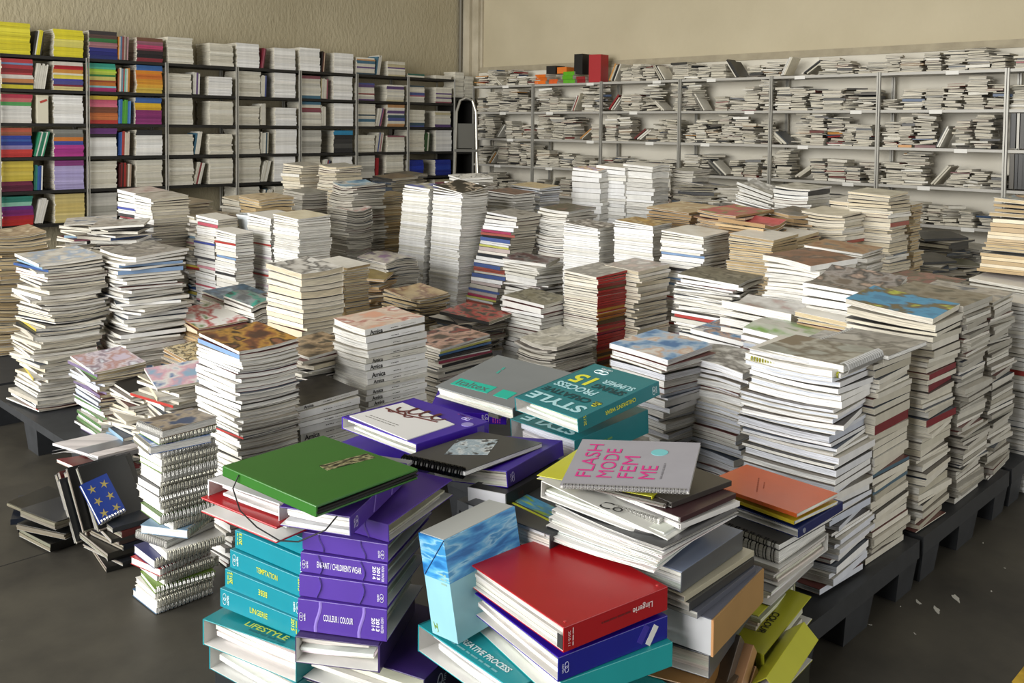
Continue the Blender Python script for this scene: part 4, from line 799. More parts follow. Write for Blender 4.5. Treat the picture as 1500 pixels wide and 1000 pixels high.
def N(name, label, M, w, d, h, c, spine, page='#efeee9', group=None, nr=18, r=.006, topm=None, wirec='#d6d5d0', cat='notebook', back=None, wire=.0013):
    """wire-bound notebook: two boards, a block of leaves, a wire binding"""
    t = tag(empty(name, M), label, cat, group); l, e = (w, d) if spine[1] == 'y' else (d, w); (ax, bx), (ay, by) = SPIN[spine]
    U = lambda V: np.stack([(V[:, 0]+w/2)/w, (V[:, 1]+d/2)/d, V[:, 2]], 1)
    for nm, z0, z1, cc, mm in (('back_board', 0, .0012, back or c, None), ('front_board', h-.0012, h, c, topm)):
        mb = MB().box(-w/2, w/2, -d/2, d/2, z0, z1, lin(cc)); mb.u = [U(mb.v[0])]; mb.build(nm, mm or M_BINDER, t)
    mb = MB().box(-w/2+.002, w/2-.002, -d/2+.002, d/2-.002, .0013, h-.0013, lin(page)); V = mb.v[0]; mb.u = [np.stack([V[:, 0]+V[:, 1], V[:, 2], V[:, 0]*0+rnd.random()*5], 1)]
    mb.build('leaves', M_PAGES, t); rings(t, l*.96, spine, e, h, nr, r, wirec, wire); t['dims'] = (w, d, h); return t
TEAL, TEAL2, PUR, VIO = '#0c8494', '#1f9a9c', '#4a3382', '#3a14a0'
# ---- teal spines
tops = [(440, 908, .046), (441, 879, .046), (443, 849, .045), (445, 820, .044), (447, 796, .040)]
TL = [('LINGERIE', 'teal binder with yellow lingerie lettering on its spine'), ('BEBE', 'teal binder with upside-down yellow lettering on its spine'), ('TEMPTATION', 'teal binder with yellow temptation lettering on its spine'), (None, 'plain-spined teal binder fourth up the teal stack'), (None, 'topmost teal binder of the stack under the red file')]
base = at(440, 908, 2.14)
zt = base[2]
for i, ((x, y, h), (tx, lb)) in enumerate(zip(tops, TL)):
    Rm = rotm(0, 0, R(12-i*1.2)); P = base.copy(); P[2] = zt; P[0] += .006*i; P[1] -= .004*i
    M = mat4(Rm, P+Rm@np.array([.10, .135, -h])); zt += .045 if i < 3 else .042
    t = B('ring_binder', lb, 0, 0, 0, 0, .20, .27, h, TEAL, '-x', M=M)
    D = dims(t); inv = 180 if i in (1, 3) else 0
    if tx: put_text(t, D, tx, 'left', 0, 0, .013, '#c9cf3a', inv, width=.012*len(tx)*.62, bold=.006)
    s = -1 if inv else 1
    put_logo(t, D, 'left', -s*.118, 0, .024, '#dfeef0', 90 if not inv else -90)
    put_text(t, D, '2015', 'left', s*.112, .006, .011, '#c9cf3a', -90+inv, width=.028, bold=.02); put_lines(t, D, 'left', s*.123, .003, .03, .004, '#a9b84a', -90+inv, i)
zb = base[2]-.046
Rm = rotm(0, 0, R(14)); h = .074; P = at(434, 957, 2.10); P[2] = zb-.001
t = B('ring_binder', 'teal lifestyle binder with gaping side and yellow title on top', 0, 0, 0, 0, .27, .30, h, '#15868c', '-y', droop=.012, frac=.7, flap=True, n=4, inset=.03, M=mat4(Rm, P+Rm@np.array([.135, .15, -h])))
put_text(t, dims(t), 'LIFESTYLE', 'top', -.110, -.035, .018, '#cfd43a', -90, width=.13, bold=.015); put_lines(t, dims(t), 'top', -.127, -.05, .11, .008, '#0d5f68', -90, 70)
P2 = P.copy(); P2[2] -= h+.001; h2 = P2[2]-.001
t = B('ring_binder', 'lowest teal binder of the stack, beneath the lifestyle one', 0, 0, 0, 0, .27, .31, min(.075, h2), '#15808a', '-y', frac=.6, flap=True, n=3, inset=.03, M=mat4(rotm(0, 0, R(9)), P2+rotm(0, 0, R(9))@np.array([.135, .155, -min(.075, h2)])))
if h2 > .08:
    P3 = P2.copy(); P3[2] -= .076; h3 = P3[2]-.001
    if h3 > .01: B('ring_binder', 'dark plastic file on the floor under the teal binders', 0, 0, 0, 0, .26, .29, h3, '#232628', '-x', n=2, M=mat4(rotm(0, 0, R(10)), P3+rotm(0, 0, R(10))@np.array([.14, .15, -h3])))
# ---- purple spines
pz = [(892, .070, 'COULEUR / COLOUR', 'thick purple binder with white colour lettering on its spine'), (854, .048, None, 'purple binder with blank spine directly above the colour one'), (822, .043, "ENFANT / CHILDREN'S WEAR", 'purple binder with white childrenswear lettering on its spine'), (793, .040, None, 'purple binder with blank spine above the childrenswear one'), (768, .040, None, 'purple gaping binder topping the purple stack')]
base = at(567, 893, 2.0); zt = base[2]
for i, (y, h, tx, lb) in enumerate(pz):
    Rm = rotm(0, R(-2*(i > 2)-2*(i > 3)), R(32-i*1.5 if i < 4 else 15)); P = base.copy(); P[2] = zt; P[0] += .002*i; P[1] += .002*i
    t = B('ring_binder', lb, 0, 0, 0, 0, .25, .205, h, '#54379a', '-x', page='#d9d3c2', n=6, frac=.9, wob=.03, inset=.03, M=mat4(Rm, P+Rm@np.array([.125, .1025, -h])))
    if i < 4: zt += pz[i+1][1]+.002
    D = dims(t)
    for q in (-.055, .045):
        cu, cx, cy, cn = face_frame(D, 'left', q, 0, 0); mb = MB()
        cur = [cu+cx*(.006*math.sin(u*2+i))+cy*(u*h*.48)+cn*.0005 for u in np.linspace(-1, 1, 7)]
        mb.tube(cur, .0035, 4, flat=.2).build('ribbon_print', plain('#8a74c4', .5), t)
    if tx:
        put_text(t, D, tx, 'left', -.01 if i else -.008, 0, .014, '#ecebf4', 0, width=.105 if i else .068, bold=.004)
        put_text(t, D, '2013', 'left', .082, 0, .008, '#ecebf4', -90, width=.028, bold=.02); put_text(t, D, '2014', 'left', .072, 0, .008, '#ecebf4', -90, width=.028, bold=.02); put_text(t, D, 'HIVER WINTER', 'left', .092, 0, .006, '#ecebf4', -90, width=.034, bold=.0)
    put_logo(t, D, 'left', -.094 if i != 1 and i != 3 else .09, -.004, .016, '#ecebf4', 90 if i % 2 == 0 else -90)
zb = base[2]-.070
t = B('ring_binder', 'plum binder lying open-sided under the purple colour binder', 0, 0, 0, 0, .26, .19, .058, '#3a2a5c', '+y', flap=True, n=5, frac=.8, inset=.03, M=mat4(rotm(0, 0, R(34)), np.array([*at(556, 952, 1.99)[:2], zb-.001])+rotm(0, 0, R(34))@np.array([.13, .095, -.058])))
h = max(.05, zb-.062)
P = at(622, 972, 1.97); P[2] = zb-.060; h = P[2]-.002
t = B('ring_binder', 'dark plum binder with white emblem on its spine, lowest by the blue box', 0, 0, 0, 0, .26, .32, min(h, .085), '#33215c', '-y', spinec='#231a45', n=4, frac=.55, inset=.04, M=mat4(rotm(0, 0, R(18)), P+rotm(0, 0, R(18))@np.array([.13, .16, -min(h, .085)])))
put_logo(t, dims(t), 'right', -.07, 0, .04, '#d9d6e6', 75)
if h > .09:
    P = P.copy(); P[2] -= .086; hh = P[2]-.001; B('ring_binder', 'black file on the floor under the plum binders', 0, 0, 0, 0, .26, .3, hh, '#1f1d26', '-y', n=2, M=mat4(rotm(0, 0, R(20)), P+rotm(0, 0, R(20))@np.array([.14, .16, -hh])))
# ---- what lies across the teal and purple stacks
t = B('ring_binder', 'red open-sided binder squeezed under the white binder', 405, 772, 2.0, 8, .24, .265, .036, '#b0161f', '+x', n=3, frac=.6, droop=.0, inset=.045, tc=.005)
t = B('ring_binder', 'white plastic ring binder under the green album', 409, 738, 2.03, 10, .25, .24, .043, '#d9d9da', '-y', flap=True, n=3, frac=.5, inset=.03)
t = B('ring_binder', 'purple binder with ribbon print lying over the purple stack', 513, 757, 1.93, 27, .285, .165, .042, '#4a3088', '-y', n=5, frac=.85, ry=-3, inset=.02)
put_logo(t, dims(t), 'right', -.115, 0, .02, '#cfc6e4', -90)
for q in (-.03, .06): put_patch(t, dims(t), 'right', q, 0, .006, .036, plain('#7a62b5', .5), -18, 'ribbon_print')
B('plastic_folder', 'clear grey sleeve folder sliding out under the green album', 520, 748, 1.99, 24, .27, .18, .008, '#8f9094', '-y', n=1, ry=-4, cat='folder', tc=.001)
t = B('photo_album', 'large green album with black elastic cord on the white binder', 463, 741, 1.88, 4, .28, .335, .024, '#2f6a22', '-x', n=3, frac=.7, inner='#24501a', page='#2a2a26', inset=.004, tc=.005, cat='album')
D = dims(t)
put_patch(t, D, 'top', .062, -.02, .125, .036, art('inlay', ('#1d1d14', '#2a2a1c', '#6f6a4a', '#a9a47a', '#2f2f1e'), 4, seed=2), -8, 'picture_inlay')
mb = MB(); cu = [(-.142, .10, .02), (-.150, .11, -.01), (-.152, .08, -.05), (-.150, .02, -.07), (-.15, -.06, -.075), (-.148, -.12, -.06), (-.12, -.172, -.03), (-.09, -.172, -.01)]
mb.tube(cu, .0016, 6); mb.build('elastic_cord', plain('#121212', .6), t)
mb = MB(); mb.tube([(-.14, -.1685, .0105), (.14, -.1685, .0105)], .0012, 5); mb.build('elastic_edge', plain('#121212', .6), t)
# ---- blue painted box
M = pose(650, 792, 1.93, -2, .20, .085, .215, -7, -5); t = tag(empty('magazine_box', M), 'tall slipcase box painted blue above and pale aqua below', 'box')
aq = plain('#8fc2d0', .45, noise=.05); bl = art('wash', ('#1f6aa8', '#2f7dbd', '#3f93cc', '#5aa8d6', '#8fc4de', '#3a8abf'), 1.5, seed=4, distort=.25)
MB().box(-.10, .10, -.0425, .0425, 0, .125).build('lower_sleeve', aq, t)
mb = MB().box(-.1005, .1005, -.043, .043, .125, .215); V = mb.v[0]; mb.u = [np.stack([V[:, 0]*7-V[:, 1]*7, V[:, 2]*30, V[:, 2]*0], 1)]; mb.build('upper_sleeve', bl, t)
MB().box(-.098, .098, -.040, .040, .2145, .2165).build('top_panel', plain('#a8aaa6', .5), t)
MB().tube([(-.1012, -.043, .2150), (-.1012, .040, .127)], .0011, 5).build('seam', plain('#1a3a6a', .5), t)
t['dims'] = (.20, .085, .215)
for k in range(3): put_lines(t, dims(t), 'left', .024, .032-.010*k, .02, .004, '#8fb0a0', 0, 60+k)
cu, X, Y, nn = face_frame(dims(t), 'left', -.026, -.088, 0)
MB().tube([cu+X*a+Y*b+nn*.0008 for a, b in ((-.006, .008), (-.004, -.007), (-.001, .002), (.003, -.004), (.004, .007), (.006, -.010), (.002, -.012))], .0007, 4).build('signature_mark', plain('#a9c04a', .5), t)
# ---- red binder pile
t = B('ring_binder', 'bright red binder with white upside-down lettering on its spine', 826, 919, 1.73, -9, .27, .32, .048, '#a60f17', '-y', n=5, frac=.9, page='#d6d2c6', inset=.014)
D = dims(t); put_text(t, D, 'Lingerie', 'right', .065, .004, .016, '#f0d8d6', 180, bold=.01)
put_lines(t, D, 'right', -.005, .004, .075, .004, '#6a0a0e', 180, 5); put_text(t, D, '2010-11', 'right', -.122, .0, .006, '#e8c8c6', -90, width=.028); put_lines(t, D, 'right', -.113, 0, .036, .003, '#e8c8c6', -90, 6)
for x, y in ((-.12, -.145), (.12, -.145)): put_patch(t, D, 'top', x, y, .006, .006, plain('#c24a4a', .3, .3), 0, 'rivet', .0015, [(.5*math.cos(u), .5*math.sin(u)) for u in np.linspace(0, 6.28, 9)[:-1]])
put_patch(t, D, 'left', .150, -.006, .016, .026, plain('#2a2a2a', .6), 0, 'barcode')
t = B('ring_binder', 'violet-edged blue binder with white label directly under the red one', 818, 963, 1.735, -11, .275, .32, .047, '#2f1596', '-y', spinec='#161b86', flap=True, n=4, frac=.8, inset=.02)
put_patch(t, dims(t), 'right', .095, -.004, .014, .04, plain('#dcdcd6', .5), -35, 'paper_label'); put_logo(t, dims(t), 'right', -.118, 0, .018, '#c9cbe8', -90)
put_patch(t, dims(t), 'right', .072, .004, .016, .036, plain('#3a2f9a', .4), -35, 'tape')
zt = at(818, 963, 1.735)[2]-.048
tw = [(-14, .27, .32, .05, TEAL2, 'aqua teal binder right below the violet-blue one', (.00, .0)), (-6, .28, .31, .05, '#1f9395', 'teal binder with cover slipping out, third below the red one', (.012, -.012)), (-16, .27, .30, .055, '#1c8c92', 'teal binder fourth below the red one', (-.01, -.02)), (-10, .27, .31, .06, '#178289', 'teal binder at the bottom of the red pile', (0, -.01))]
for i, (yw, w_, d_, h, c, lb, of) in enumerate(tw):
    if i == 1:
        Pq = at(752, 1012, 1.80); Rm = rotm(0, 0, R(-4)); P = Pq.copy(); P[2] = zt
        t = B('ring_binder', 'aqua binder with white style lettering along its cover edge', 0, 0, 0, 0, .28, .31, .058, '#279aa2', '-y', flap=True, n=3, frac=.6, inset=.03, M=mat4(Rm, P+Rm@np.array([.14, .155, -.058])))
        put_text(t, dims(t), 'STYLE & CREATIVE PROCESS', 'top', -.105, .01, .017, '#e6f2f2', -90, width=.23, bold=.025)
        put_lines(t, dims(t), 'top', -.126, .01, .2, .006, '#7fbcc2', -90, 7)
        zt -= .059
    P = at(822, 990, 1.74); P[0] += of[0]; P[1] += of[1]; P[2] = zt; h = min(h, zt-.001); Rm = rotm(0, 0, R(yw))
    if h > .01: B('ring_binder', lb, 0, 0, 0, 0, w_, d_, h, c, '-y', flap=True, n=3, frac=.6, inset=.03, M=mat4(Rm, P+Rm@np.array([w_/2, d_/2, -h]))); zt -= h+.001
if zt > .02:
    P[2] = zt; B('ring_binder', 'deep teal binder on the floor beneath the red pile', 0, 0, 0, 0, .28, .31, zt-.001, '#127a80', '-y', n=3, frac=.6, M=mat4(rotm(0, 0, R(-8)), P+rotm(0, 0, R(-8))@np.array([.14, .155, -(zt-.001)])))
# ---- middle: grey file, style binders, script binder
t = B('file_box', 'grey cloth file with turquoise title strip', 751, 598, 2.75, 4, .30, .32, .036, '#7b7f80', '-y', n=3, frac=.8, ry=-9, rx=1, inset=.012, cat='file')
D = dims(t); put_patch(t, D, 'top', -.085, .055, .15, .05, plain('#1fae96', .5), -88, 'title_strip'); put_patch(t, D, 'top', -.085, -.075, .055, .05, plain('#1fae96', .5), -88, 'title_strip')
put_text(t, D, 'Italtex', 'top', -.085, .055, .034, '#4f6462', -88, width=.125, bold=.012); put_lines(t, D, 'top', .05, .06, .05, .010, '#3f9a8c', 10, 8)
MB().box(-.15, -.1, -.10, -.06, -.012, -.001).build('clip', plain('#8f8d88', .3, .6), t)
def style(t, D, full=True):
    put_text(t, D, 'STYLE', 'top', .085, .06, .05, '#a9d3d6', -90, width=.15, bold=.03) if 0 else None
t = B('ring_binder', 'teal binder with big white and yellow title tilted on its twin', 846, 613, 2.43, -5, .32, .25, .040, '#0f7178', '-y', flap=True, n=4, frac=.85, ry=-8, inset=.014)
D = dims(t)
# title reads from the far side: lines run along the cover's short side, upside down to the camera
for (s_, x, y, hh, ww, c) in (('STYLE', -.115, .005, .045, .21, '#a9d3d8'), ('& CREATIVE', -.062, .0, .028, .22, '#0b3b40'), ('PROCESS', -.015, .03, .034, .155, '#a9d3d8'), ('SPRING', .030, -.055, .030, .115, '#0b3b40'), ('SUMMER', .068, -.055, .028, .115, '#a9d3d8'), ('15', .045, .06, .062, .075, '#d9d93a')):
    put_text(t, D, s_, 'top', x, y, hh, c, 90, width=ww, bold=.03)
put_text(t, D, '&', 'top', -.066, -.098, .03, '#d9d93a', 90, bold=.02); put_logo(t, D, 'top', .115, .055, .045, '#dfeef0', 90)
put_text(t, D, "CHILDREN'S WEAR", 'right', .0, .0, .012, '#c9cf3a', 180, width=.12, bold=.02); put_text(t, D, '2015', 'right', -.135, .006, .010, '#c9cf3a', 90, width=.026); put_logo(t, D, 'right', .135, 0, .02, '#dfeef0', 90)
t = B('ring_binder', 'thick teal binder with white inner side below the titled one', 842, 645, 2.50, -2, .31, .25, .07, '#0f6f76', '-y', flap=True, n=2, frac=.9, ry=-4, page='#e6e6e8', inset=.004)
put_text(t, dims(t), 'STYLE', 'top', -.115, .005, .045, '#a9d3d8', 90, width=.2, bold=.03); put_lines(t, dims(t), 'right', -.03, .0, .05, .007, '#5f8a4f', 180, 9)
B('ring_binder', 'beige-paged file under the thick teal binder', 858, 690, 2.52, 2, .30, .24, .05, '#8f8c84', '-y', n=5, frac=.9, ry=-4, page='#cfc9b8')
B('ring_binder', 'white cardboard file at the bottom under the teal twins', 868, 720, 2.55, 4, .32, .24, .08, '#c9c7c2', '-y', n=4, frac=.8)
t = B('ring_binder', 'violet binder with white script-printed sheet on its cover', 610, 650, 2.43, 1, .265, .32, .034, VIO, '-y', flap=True, n=4, frac=.85, inset=.016)
D = dims(t); put_patch(t, D, 'top', -.03, .012, .205, .27, plain('#dedddb', .7), 0, 'title_sheet', .0022, [(-.5, -.5), (.36, -.47), (.5, .48), (-.42, .5)])
cu, X, Y, nn = face_frame(D, 'top', .0, .03, 180); mb = MB()
def scr(pts, r): mb.tube([cu+X*a+Y*b+nn*.0032 for a, b in pts], r, 5, flat=.25)
scr([(-.02, .10), (-.01, .04), (.005, -.03), (.0, -.10)], .004)
u = np.linspace(0, 1, 40); scr([(-.055+.028*math.sin(v*22)+.02*v, .085-.15*v+.012*math.cos(v*22)) for v in u], .004)
scr([(.0+.014*math.sin(v*9), .02-.1*v) for v in np.linspace(0, 1, 12)], .0035)
mb.build('script_mark', plain('#5a2420', .6), t)
for k, q in enumerate((-.085, -.072)): put_lines(t, (.265, .32, .0356), 'top', q, .05, .13, .004, '#77746e', 90, 10+k)
put_patch(t, D, 'top', .07, -.138, .034, .034, plain('#9a90cc', .5), 0, 'round_sticker', .0012, [(.5*math.cos(v), .5*math.sin(v)) for v in np.linspace(0, 6.28, 15)[:-1]])
put_logo(t, D, 'top', .10, -.10, .026, '#c9bfe8', 90); put_patch(t, D, 'right', .10, .0, .026, .022, plain('#5a4a9a', .5), 0, 'spine_sticker')
[put_lines(t, D, 'top', .116, -.085+.008*k, .024, .003, '#b0408f', 90, 20+k) for k in range(4)]
t = B('ring_binder', 'violet binder gaping below the script-printed one', 572, 694, 2.44, 10, .25, .28, .042, '#3c18a2', '+y', flap=True, n=3, frac=.55, inset=.03, droop=.0)
t = B('ring_binder', 'violet binder with pink text on its spine behind the script one', 742, 606, 2.86, 40, .20, .24, .034, '#3a14a0', '-x', n=3, frac=.8, ry=-3)
[put_lines(t, dims(t), 'left', .10-.007*k, .0, .026, .003, '#c84a9c', -90, 30+k) for k in range(4)]; put_logo(t, dims(t), 'left', .06, 0, .024, '#d9d0f0', -90)
t = N('comb_bound_book', 'black comb-bound book with pale sketch pasted on its cover', pose(681, 690, 2.2, 4, .29, .22, .012, -5, 1), .29, .22, .012, '#2a2c30', '-x', nr=11, r=.012, wirec='#111112', cat='book', wire=.0032, page='#f2f2f0')
D = dims(t); put_patch(t, D, 'top', .02, .02, .11, .14, art('sketch', ('#1d1e20', '#a9b8c0', '#8fa4b0', '#cfd6d8', '#2a2c30'), 3, seed=5), -60, 'pasted_picture')
t = B('ring_binder', 'violet binder stuffed with sheets under the comb-bound book', 742, 690, 2.24, 12, .27, .24, .040, '#331390', '-y', n=5, frac=.9, rx=-7, page='#d0ccc0', inset=.016)
put_logo(t, dims(t), 'right', -.11, 0, .02, '#c9bfe8', -90)
M = pose(740, 724, 2.2, 10, .27, .11, .07, -4, 0); t = tag(empty('slipcase', M), 'black slipcase with white end under the violet binder', 'box'); t['dims'] = (.27, .11, .07)
MB().box(-.132, .135, -.055, .055, 0, .07).build('case', plain('#1d1e20', .4), t); MB().box(-.1355, -.132, -.055, .055, 0, .07).build('end_panel', plain('#dcdce0', .5), t)
[put_lines(t, dims(t), 'right', -.08+.008*k, .008, .03, .003, '#6a2a26', -90, 40+k) for k in range(3)]
t = B('ring_binder', 'charcoal binder with lime and blue stripes behind the red one', 806, 783, 2.05, 3, .24, .26, .05, '#3b3d3f', '-y', n=4, frac=.9)
D = dims(t); put_patch(t, D, 'top', -.02, -.02, .05, .17, art('stripe', ('#8fb02f', '#3a8ab5', '#5aa0c4', '#a9c43a'), 2, seed=3), -8, 'picture_strip'); put_patch(t, D, 'top', -.055, -.02, .006, .2, plain('#c9cf2f', .5), -8, 'lime_line')
# ---- pile under the silver notebook
t = N('wire_notebook', 'silver notebook with pink fashion lettering topping the centre pile', pose(1009, 719, 2.0, 27, .22, .285, .007, -5, -9), .22, .285, .007, '#98969c', '-x', nr=34, r=.0045, wirec='#b9b8b6', back='#d0cfcc')
D = dims(t)
for k, s_ in enumerate(('FLASH', 'MODE', 'FEM', 'ME')): put_text(t, D, s_, 'top', .004-(.0, .010, .026, .047)[k]+.004, .10-.048*k, .036, '#c62a7d', 0, width=(.155, .135, .10, .06)[k], bold=.0)
put_patch(t, D, 'top', .055, -.055, .03, .04, plain('#6fb5b8', .5), 0, 'round_sticker', .001, [(.5*math.cos(v), .5*math.sin(v)) for v in np.linspace(0, 6.28, 15)[:-1]])
put_lines(t, D, 'top', -.03, -.075, .07, .004, '#77757a', 0, 50)
B('card_folder', 'acid yellow folder under the silver notebook', 955, 727, 2.035, 14, .24, .285, .009, '#c9c81f', '-y', n=1, cat='folder', rx=-2, tc=.0015, page='#d9d860')
B('notebook_book', 'dark brown booklet beside the silver notebook', 984, 736, 2.01, -6, .205, .19, .012, '#3a3532', '-y', n=2, cat='booklet', tc=.0015, inset=.004, page='#55504b')
B('notebook_book', 'brown booklet under the dark brown one', 975, 738, 2.01, 12, .18, .21, .010, '#4a443f', '-y', n=2, cat='booklet', tc=.0015, inset=.004, page='#77716a')
for k in range(2): B('thin_book', ('white-edged book with maroon cover under the brown booklets', 'second white-edged book below the maroon cover')[k], 997, 758+k*10, 1.965+.004*k, -3-k*3, .20, .25, .011, '#40282b' if not k else '#e4e2de', '-y', n=2, cat='book', tc=.0012, inset=.003)
t = N('wire_notebook', 'white wire-bound pad on the white ring binder', pose(966, 761, 1.99, 6, .15, .26, .010), .15, .26, .010, '#d9d8d4', '-x', nr=26, r=.006)
t = B('ring_binder', 'white ring binder with black initials on its cover', 979, 772, 1.93, 4, .29, .335, .040, '#d2d2cb', '+y', n=3, frac=.75, droop=.026, inset=.02, rx=2)
put_text(t, (.29, .335, .040-.013), 'Co', 'top', -.122, -.012, .034, '#1b1b1b', -80, bold=.0)
zt = at(979, 790, 1.93)[2]-.012
for k, (c, h, lb) in enumerate((('#3a3a3c', .006, 'black-covered lookbook under the white ring binder'), ('#eceae6', .010, 'limp white lookbook, first of the white ones'), ('#f0efec', .011, 'limp white lookbook, second of the white ones'), ('#e6e4e0', .010, 'limp white lookbook, third of the white ones'), ('#eeedea', .010, 'limp white lookbook, fourth of the white ones'))):
    Pp = at(970, 823, 1.9); Pp[2] = zt; Rm = rotm(0, R(-2), R(-4+k*3)); B('lookbook', lb, 0, 0, 0, 0, .26, .31-.01*k, h, c, '+y', n=3, cat='lookbook', tc=.0008, inset=.006, wob=.03, curl=(.006, 0, .4), M=mat4(Rm, Pp+Rm@np.array([.13, .155, -h]))); zt -= h+.0015
def layer(nm, lb, px, py, Z, yaw, w_, d_, h, c, cat, **k):
    global zt
    Pp = at(px, py, Z); Pp[2] = zt; Rm = rotm(0, R(k.pop('ry', 0)), R(yaw)); t = B(nm, lb, 0, 0, 0, 0, w_, d_, h, c, cat=cat, M=mat4(Rm, Pp+Rm@np.array([w_/2, d_/2, -h])), **k); zt -= h+.001; return t
layer('ring_binder', 'slate blue binder below the limp lookbooks', 999, 832, 1.93, 4, .27, .31, .044, '#77829a', 'binder', spinec='#55585c', n=4, frac=.8, inner='#dfe0e6')
layer('card_folder', 'beige card folder under the slate blue binder', 1003, 868, 1.92, 2, .29, .30, .012, '#b9b39d', 'folder', n=3, tc=.001, page='#c4bfae')
layer('card_folder', 'black-edged folder under the beige one', 1010, 878, 1.92, 3, .28, .27, .018, '#3b3c3d', 'folder', n=5, tc=.001, page='#c9c6ba')
layer('card_folder', 'slate folder lying on the brown box', 1022, 886, 1.92, 5, .27, .26, .014, '#5a5d68', 'folder', n=3, tc=.001)
P = at(1043, 895, 1.92); P[2] = zt; Rm = rotm(0, 0, R(9)); M = mat4(Rm, P+Rm@np.array([.14, .12, -.075])); t = tag(empty('archive_box', M), 'archive box with white end and tan cardboard spine', 'box'); t['dims'] = (.28, .24, .075)
MB().box(-.14, .14, -.12, .12, .0, .0749).build('body', plain('#d6d7da', .5), t); MB().box(-.139, .1405, -.124, -.12, -.001, .0755).build('spine', plain('#a5804f', .6, noise=.06), t); MB().box(-.141, .141, -.12, .12, .0749, .0775).build('top_board', plain('#5c5f6c', .5), t)
put_patch(t, dims(t), 'right', -.1405, 0, .003, .076, plain('#d9a06a', .5), 0, 'corner_strip', .0048)
zt -= .078
layer('ring_binder', 'slate grey file under the white-ended archive box', 1040, 950, 1.93, 14, .29, .27, .05, '#4b4e53', 'file', n=3, page='#a9a69c')
layer('ring_binder', 'tan cardboard file under the slate grey one', 1030, 985, 1.90, 20, .30, .27, .05, '#8a6538', 'file', n=4, page='#9a8f7a')
layer('ring_binder', 'brown file near the floor below the tan one', 1040, 1000, 1.90, 10, .28, .27, max(.03, zt*.45), '#5a4a3a', 'file', n=3, page='#8f8672')
layer('ring_binder', 'dark file on the floor below the brown one', 1040, 1000, 1.92, 15, .28, .28, max(.02, zt-.002), '#2f2d2b', 'file', n=3)
for k, (px, py, c, lb) in enumerate(((1085, 930, '#5a5046', 'slim grey file leaning beside the lime binders'), (1104, 944, '#a9805c', 'pinkish tan file leaning beside the lime binders'), (1108, 975, '#b08a68', 'lowest pinkish tan file leaning by the lime binders'))):
    Pp = at(px, py, 2.08); Rm = rotm(R(-8), R(-38+k*4), R(12)); hh = .028; B('ring_binder', lb, 0, 0, 0, 0, .20, .25, hh, c, '-y', n=2, frac=.8, cat='file', M=mat4(Rm, Pp+Rm@np.array([-.10, .125, -hh])))
# ---- orange book pile
t = B('thin_book', 'orange softcover book on the yellow one', 1167, 752, 2.27, -3, .195, .27, .010, '#d2622a', '-x', n=2, cat='book', tc=.0012, inset=.003)
put_lines(t, dims(t), 'top', -.01, .03, .10, .004, '#a8481c', 30, 51); put_lines(t, dims(t), 'top', .0, .018, .05, .0035, '#a8481c', 30, 52)
B('thin_book', 'yellow softcover book under the orange one', 1163, 763, 2.275, -5, .195, .28, .009, '#cdb62a', '-x', n=2, cat='book', tc=.0012, inset=.003)
t = B('ring_binder', 'navy blue binder under the orange and yellow books', 1170, 774, 2.27, -2, .22, .28, .024, '#14245c', '-y', n=2, frac=.5, inset=.03, ry=-2)
put_patch(t, dims(t), 'right', -.085, 0, .012, .012, plain('#aab0c4', .3, .5), 0, 'finger_ring', .0015, [(.5*math.cos(v), .5*math.sin(v)) for v in np.linspace(0, 6.28, 11)[:-1]])
zt = at(1170, 774, 2.27)[2]-.026
for k, (px, c, h, lb) in enumerate(((1142, '#3a3a3a', .016, 'dark wire-bound sample book under the navy binder'), (1142, '#cfcdc6', .030, 'thick wire-bound sample book with grey cover under the navy binder'))):
    Pp = at(px, 780, 2.24); Pp[2] = zt; Rm = rotm(0, R(-2), R(-4+4*k)); N('wire_notebook', lb, mat4(Rm, Pp+Rm@np.array([.12, .13, -h])), .24, .26, h, c, '-x', nr=12, r=.010, wirec='#2a2a2a'); zt -= h+.001
def layer2(nm, lb, px, py, Z, yaw, w_, d_, h, c, cat, **k): return layer(nm, lb, px, py, Z, yaw, w_, d_, h, c, cat, **k)
layer2('ring_binder', 'white binder bulging with sheets under the sample books', 1142, 815, 2.22, 2, .27, .26, .045, '#c6c5c0', 'binder', spine='+x', n=6, frac=.95, page='#dcd9d0')
layer2('ring_binder', 'grey binder above the lime ones', 1130, 840, 2.2, 6, .27, .25, .035, '#7d7d7c', 'binder', spine='+x', n=3, frac=.8)
LIME = '#a9a92f'
t = layer2('ring_binder', 'upper lime binder, open side toward the pallet', 1112, 858, 2.16, 8, .24, .25, .055, LIME, 'binder', spine='+x', n=3, frac=.6, page='#d9d4c0', inset=.03)
t = layer2('ring_binder', 'middle lime binder with black lettering on its cover', 1120, 908, 2.10, 4, .26, .25, .062, LIME, 'binder', spine='-x', n=3, frac=.7, ry=-8, page='#d0cab4', inset=.03)
put_text(t, dims(t), 'COLOUR', 'top', -.02, -.085, .018, '#23240e', 180, width=.09, bold=.02)
t = layer2('ring_binder', 'lower lime binder under the lettered one', 1118, 950, 2.07, 2, .25, .25, .055, '#9fa02a', 'binder', spine='-x', n=3, frac=.7, ry=-4, page='#cfc8b0', inset=.03)
B('ring_binder', 'lime binder leaning on its edge against the pallet', 1122, 992, 2.02, 4, .20, .15, .048, '#a8a830', '-y', rx=-42, ry=-13, n=2, frac=.6)
if zt > .02: layer2('ring_binder', 'dark file on the floor beneath the lime binders', 1118, 960, 2.1, 4, .26, .25, zt-.002, '#33342a', 'file', n=3)
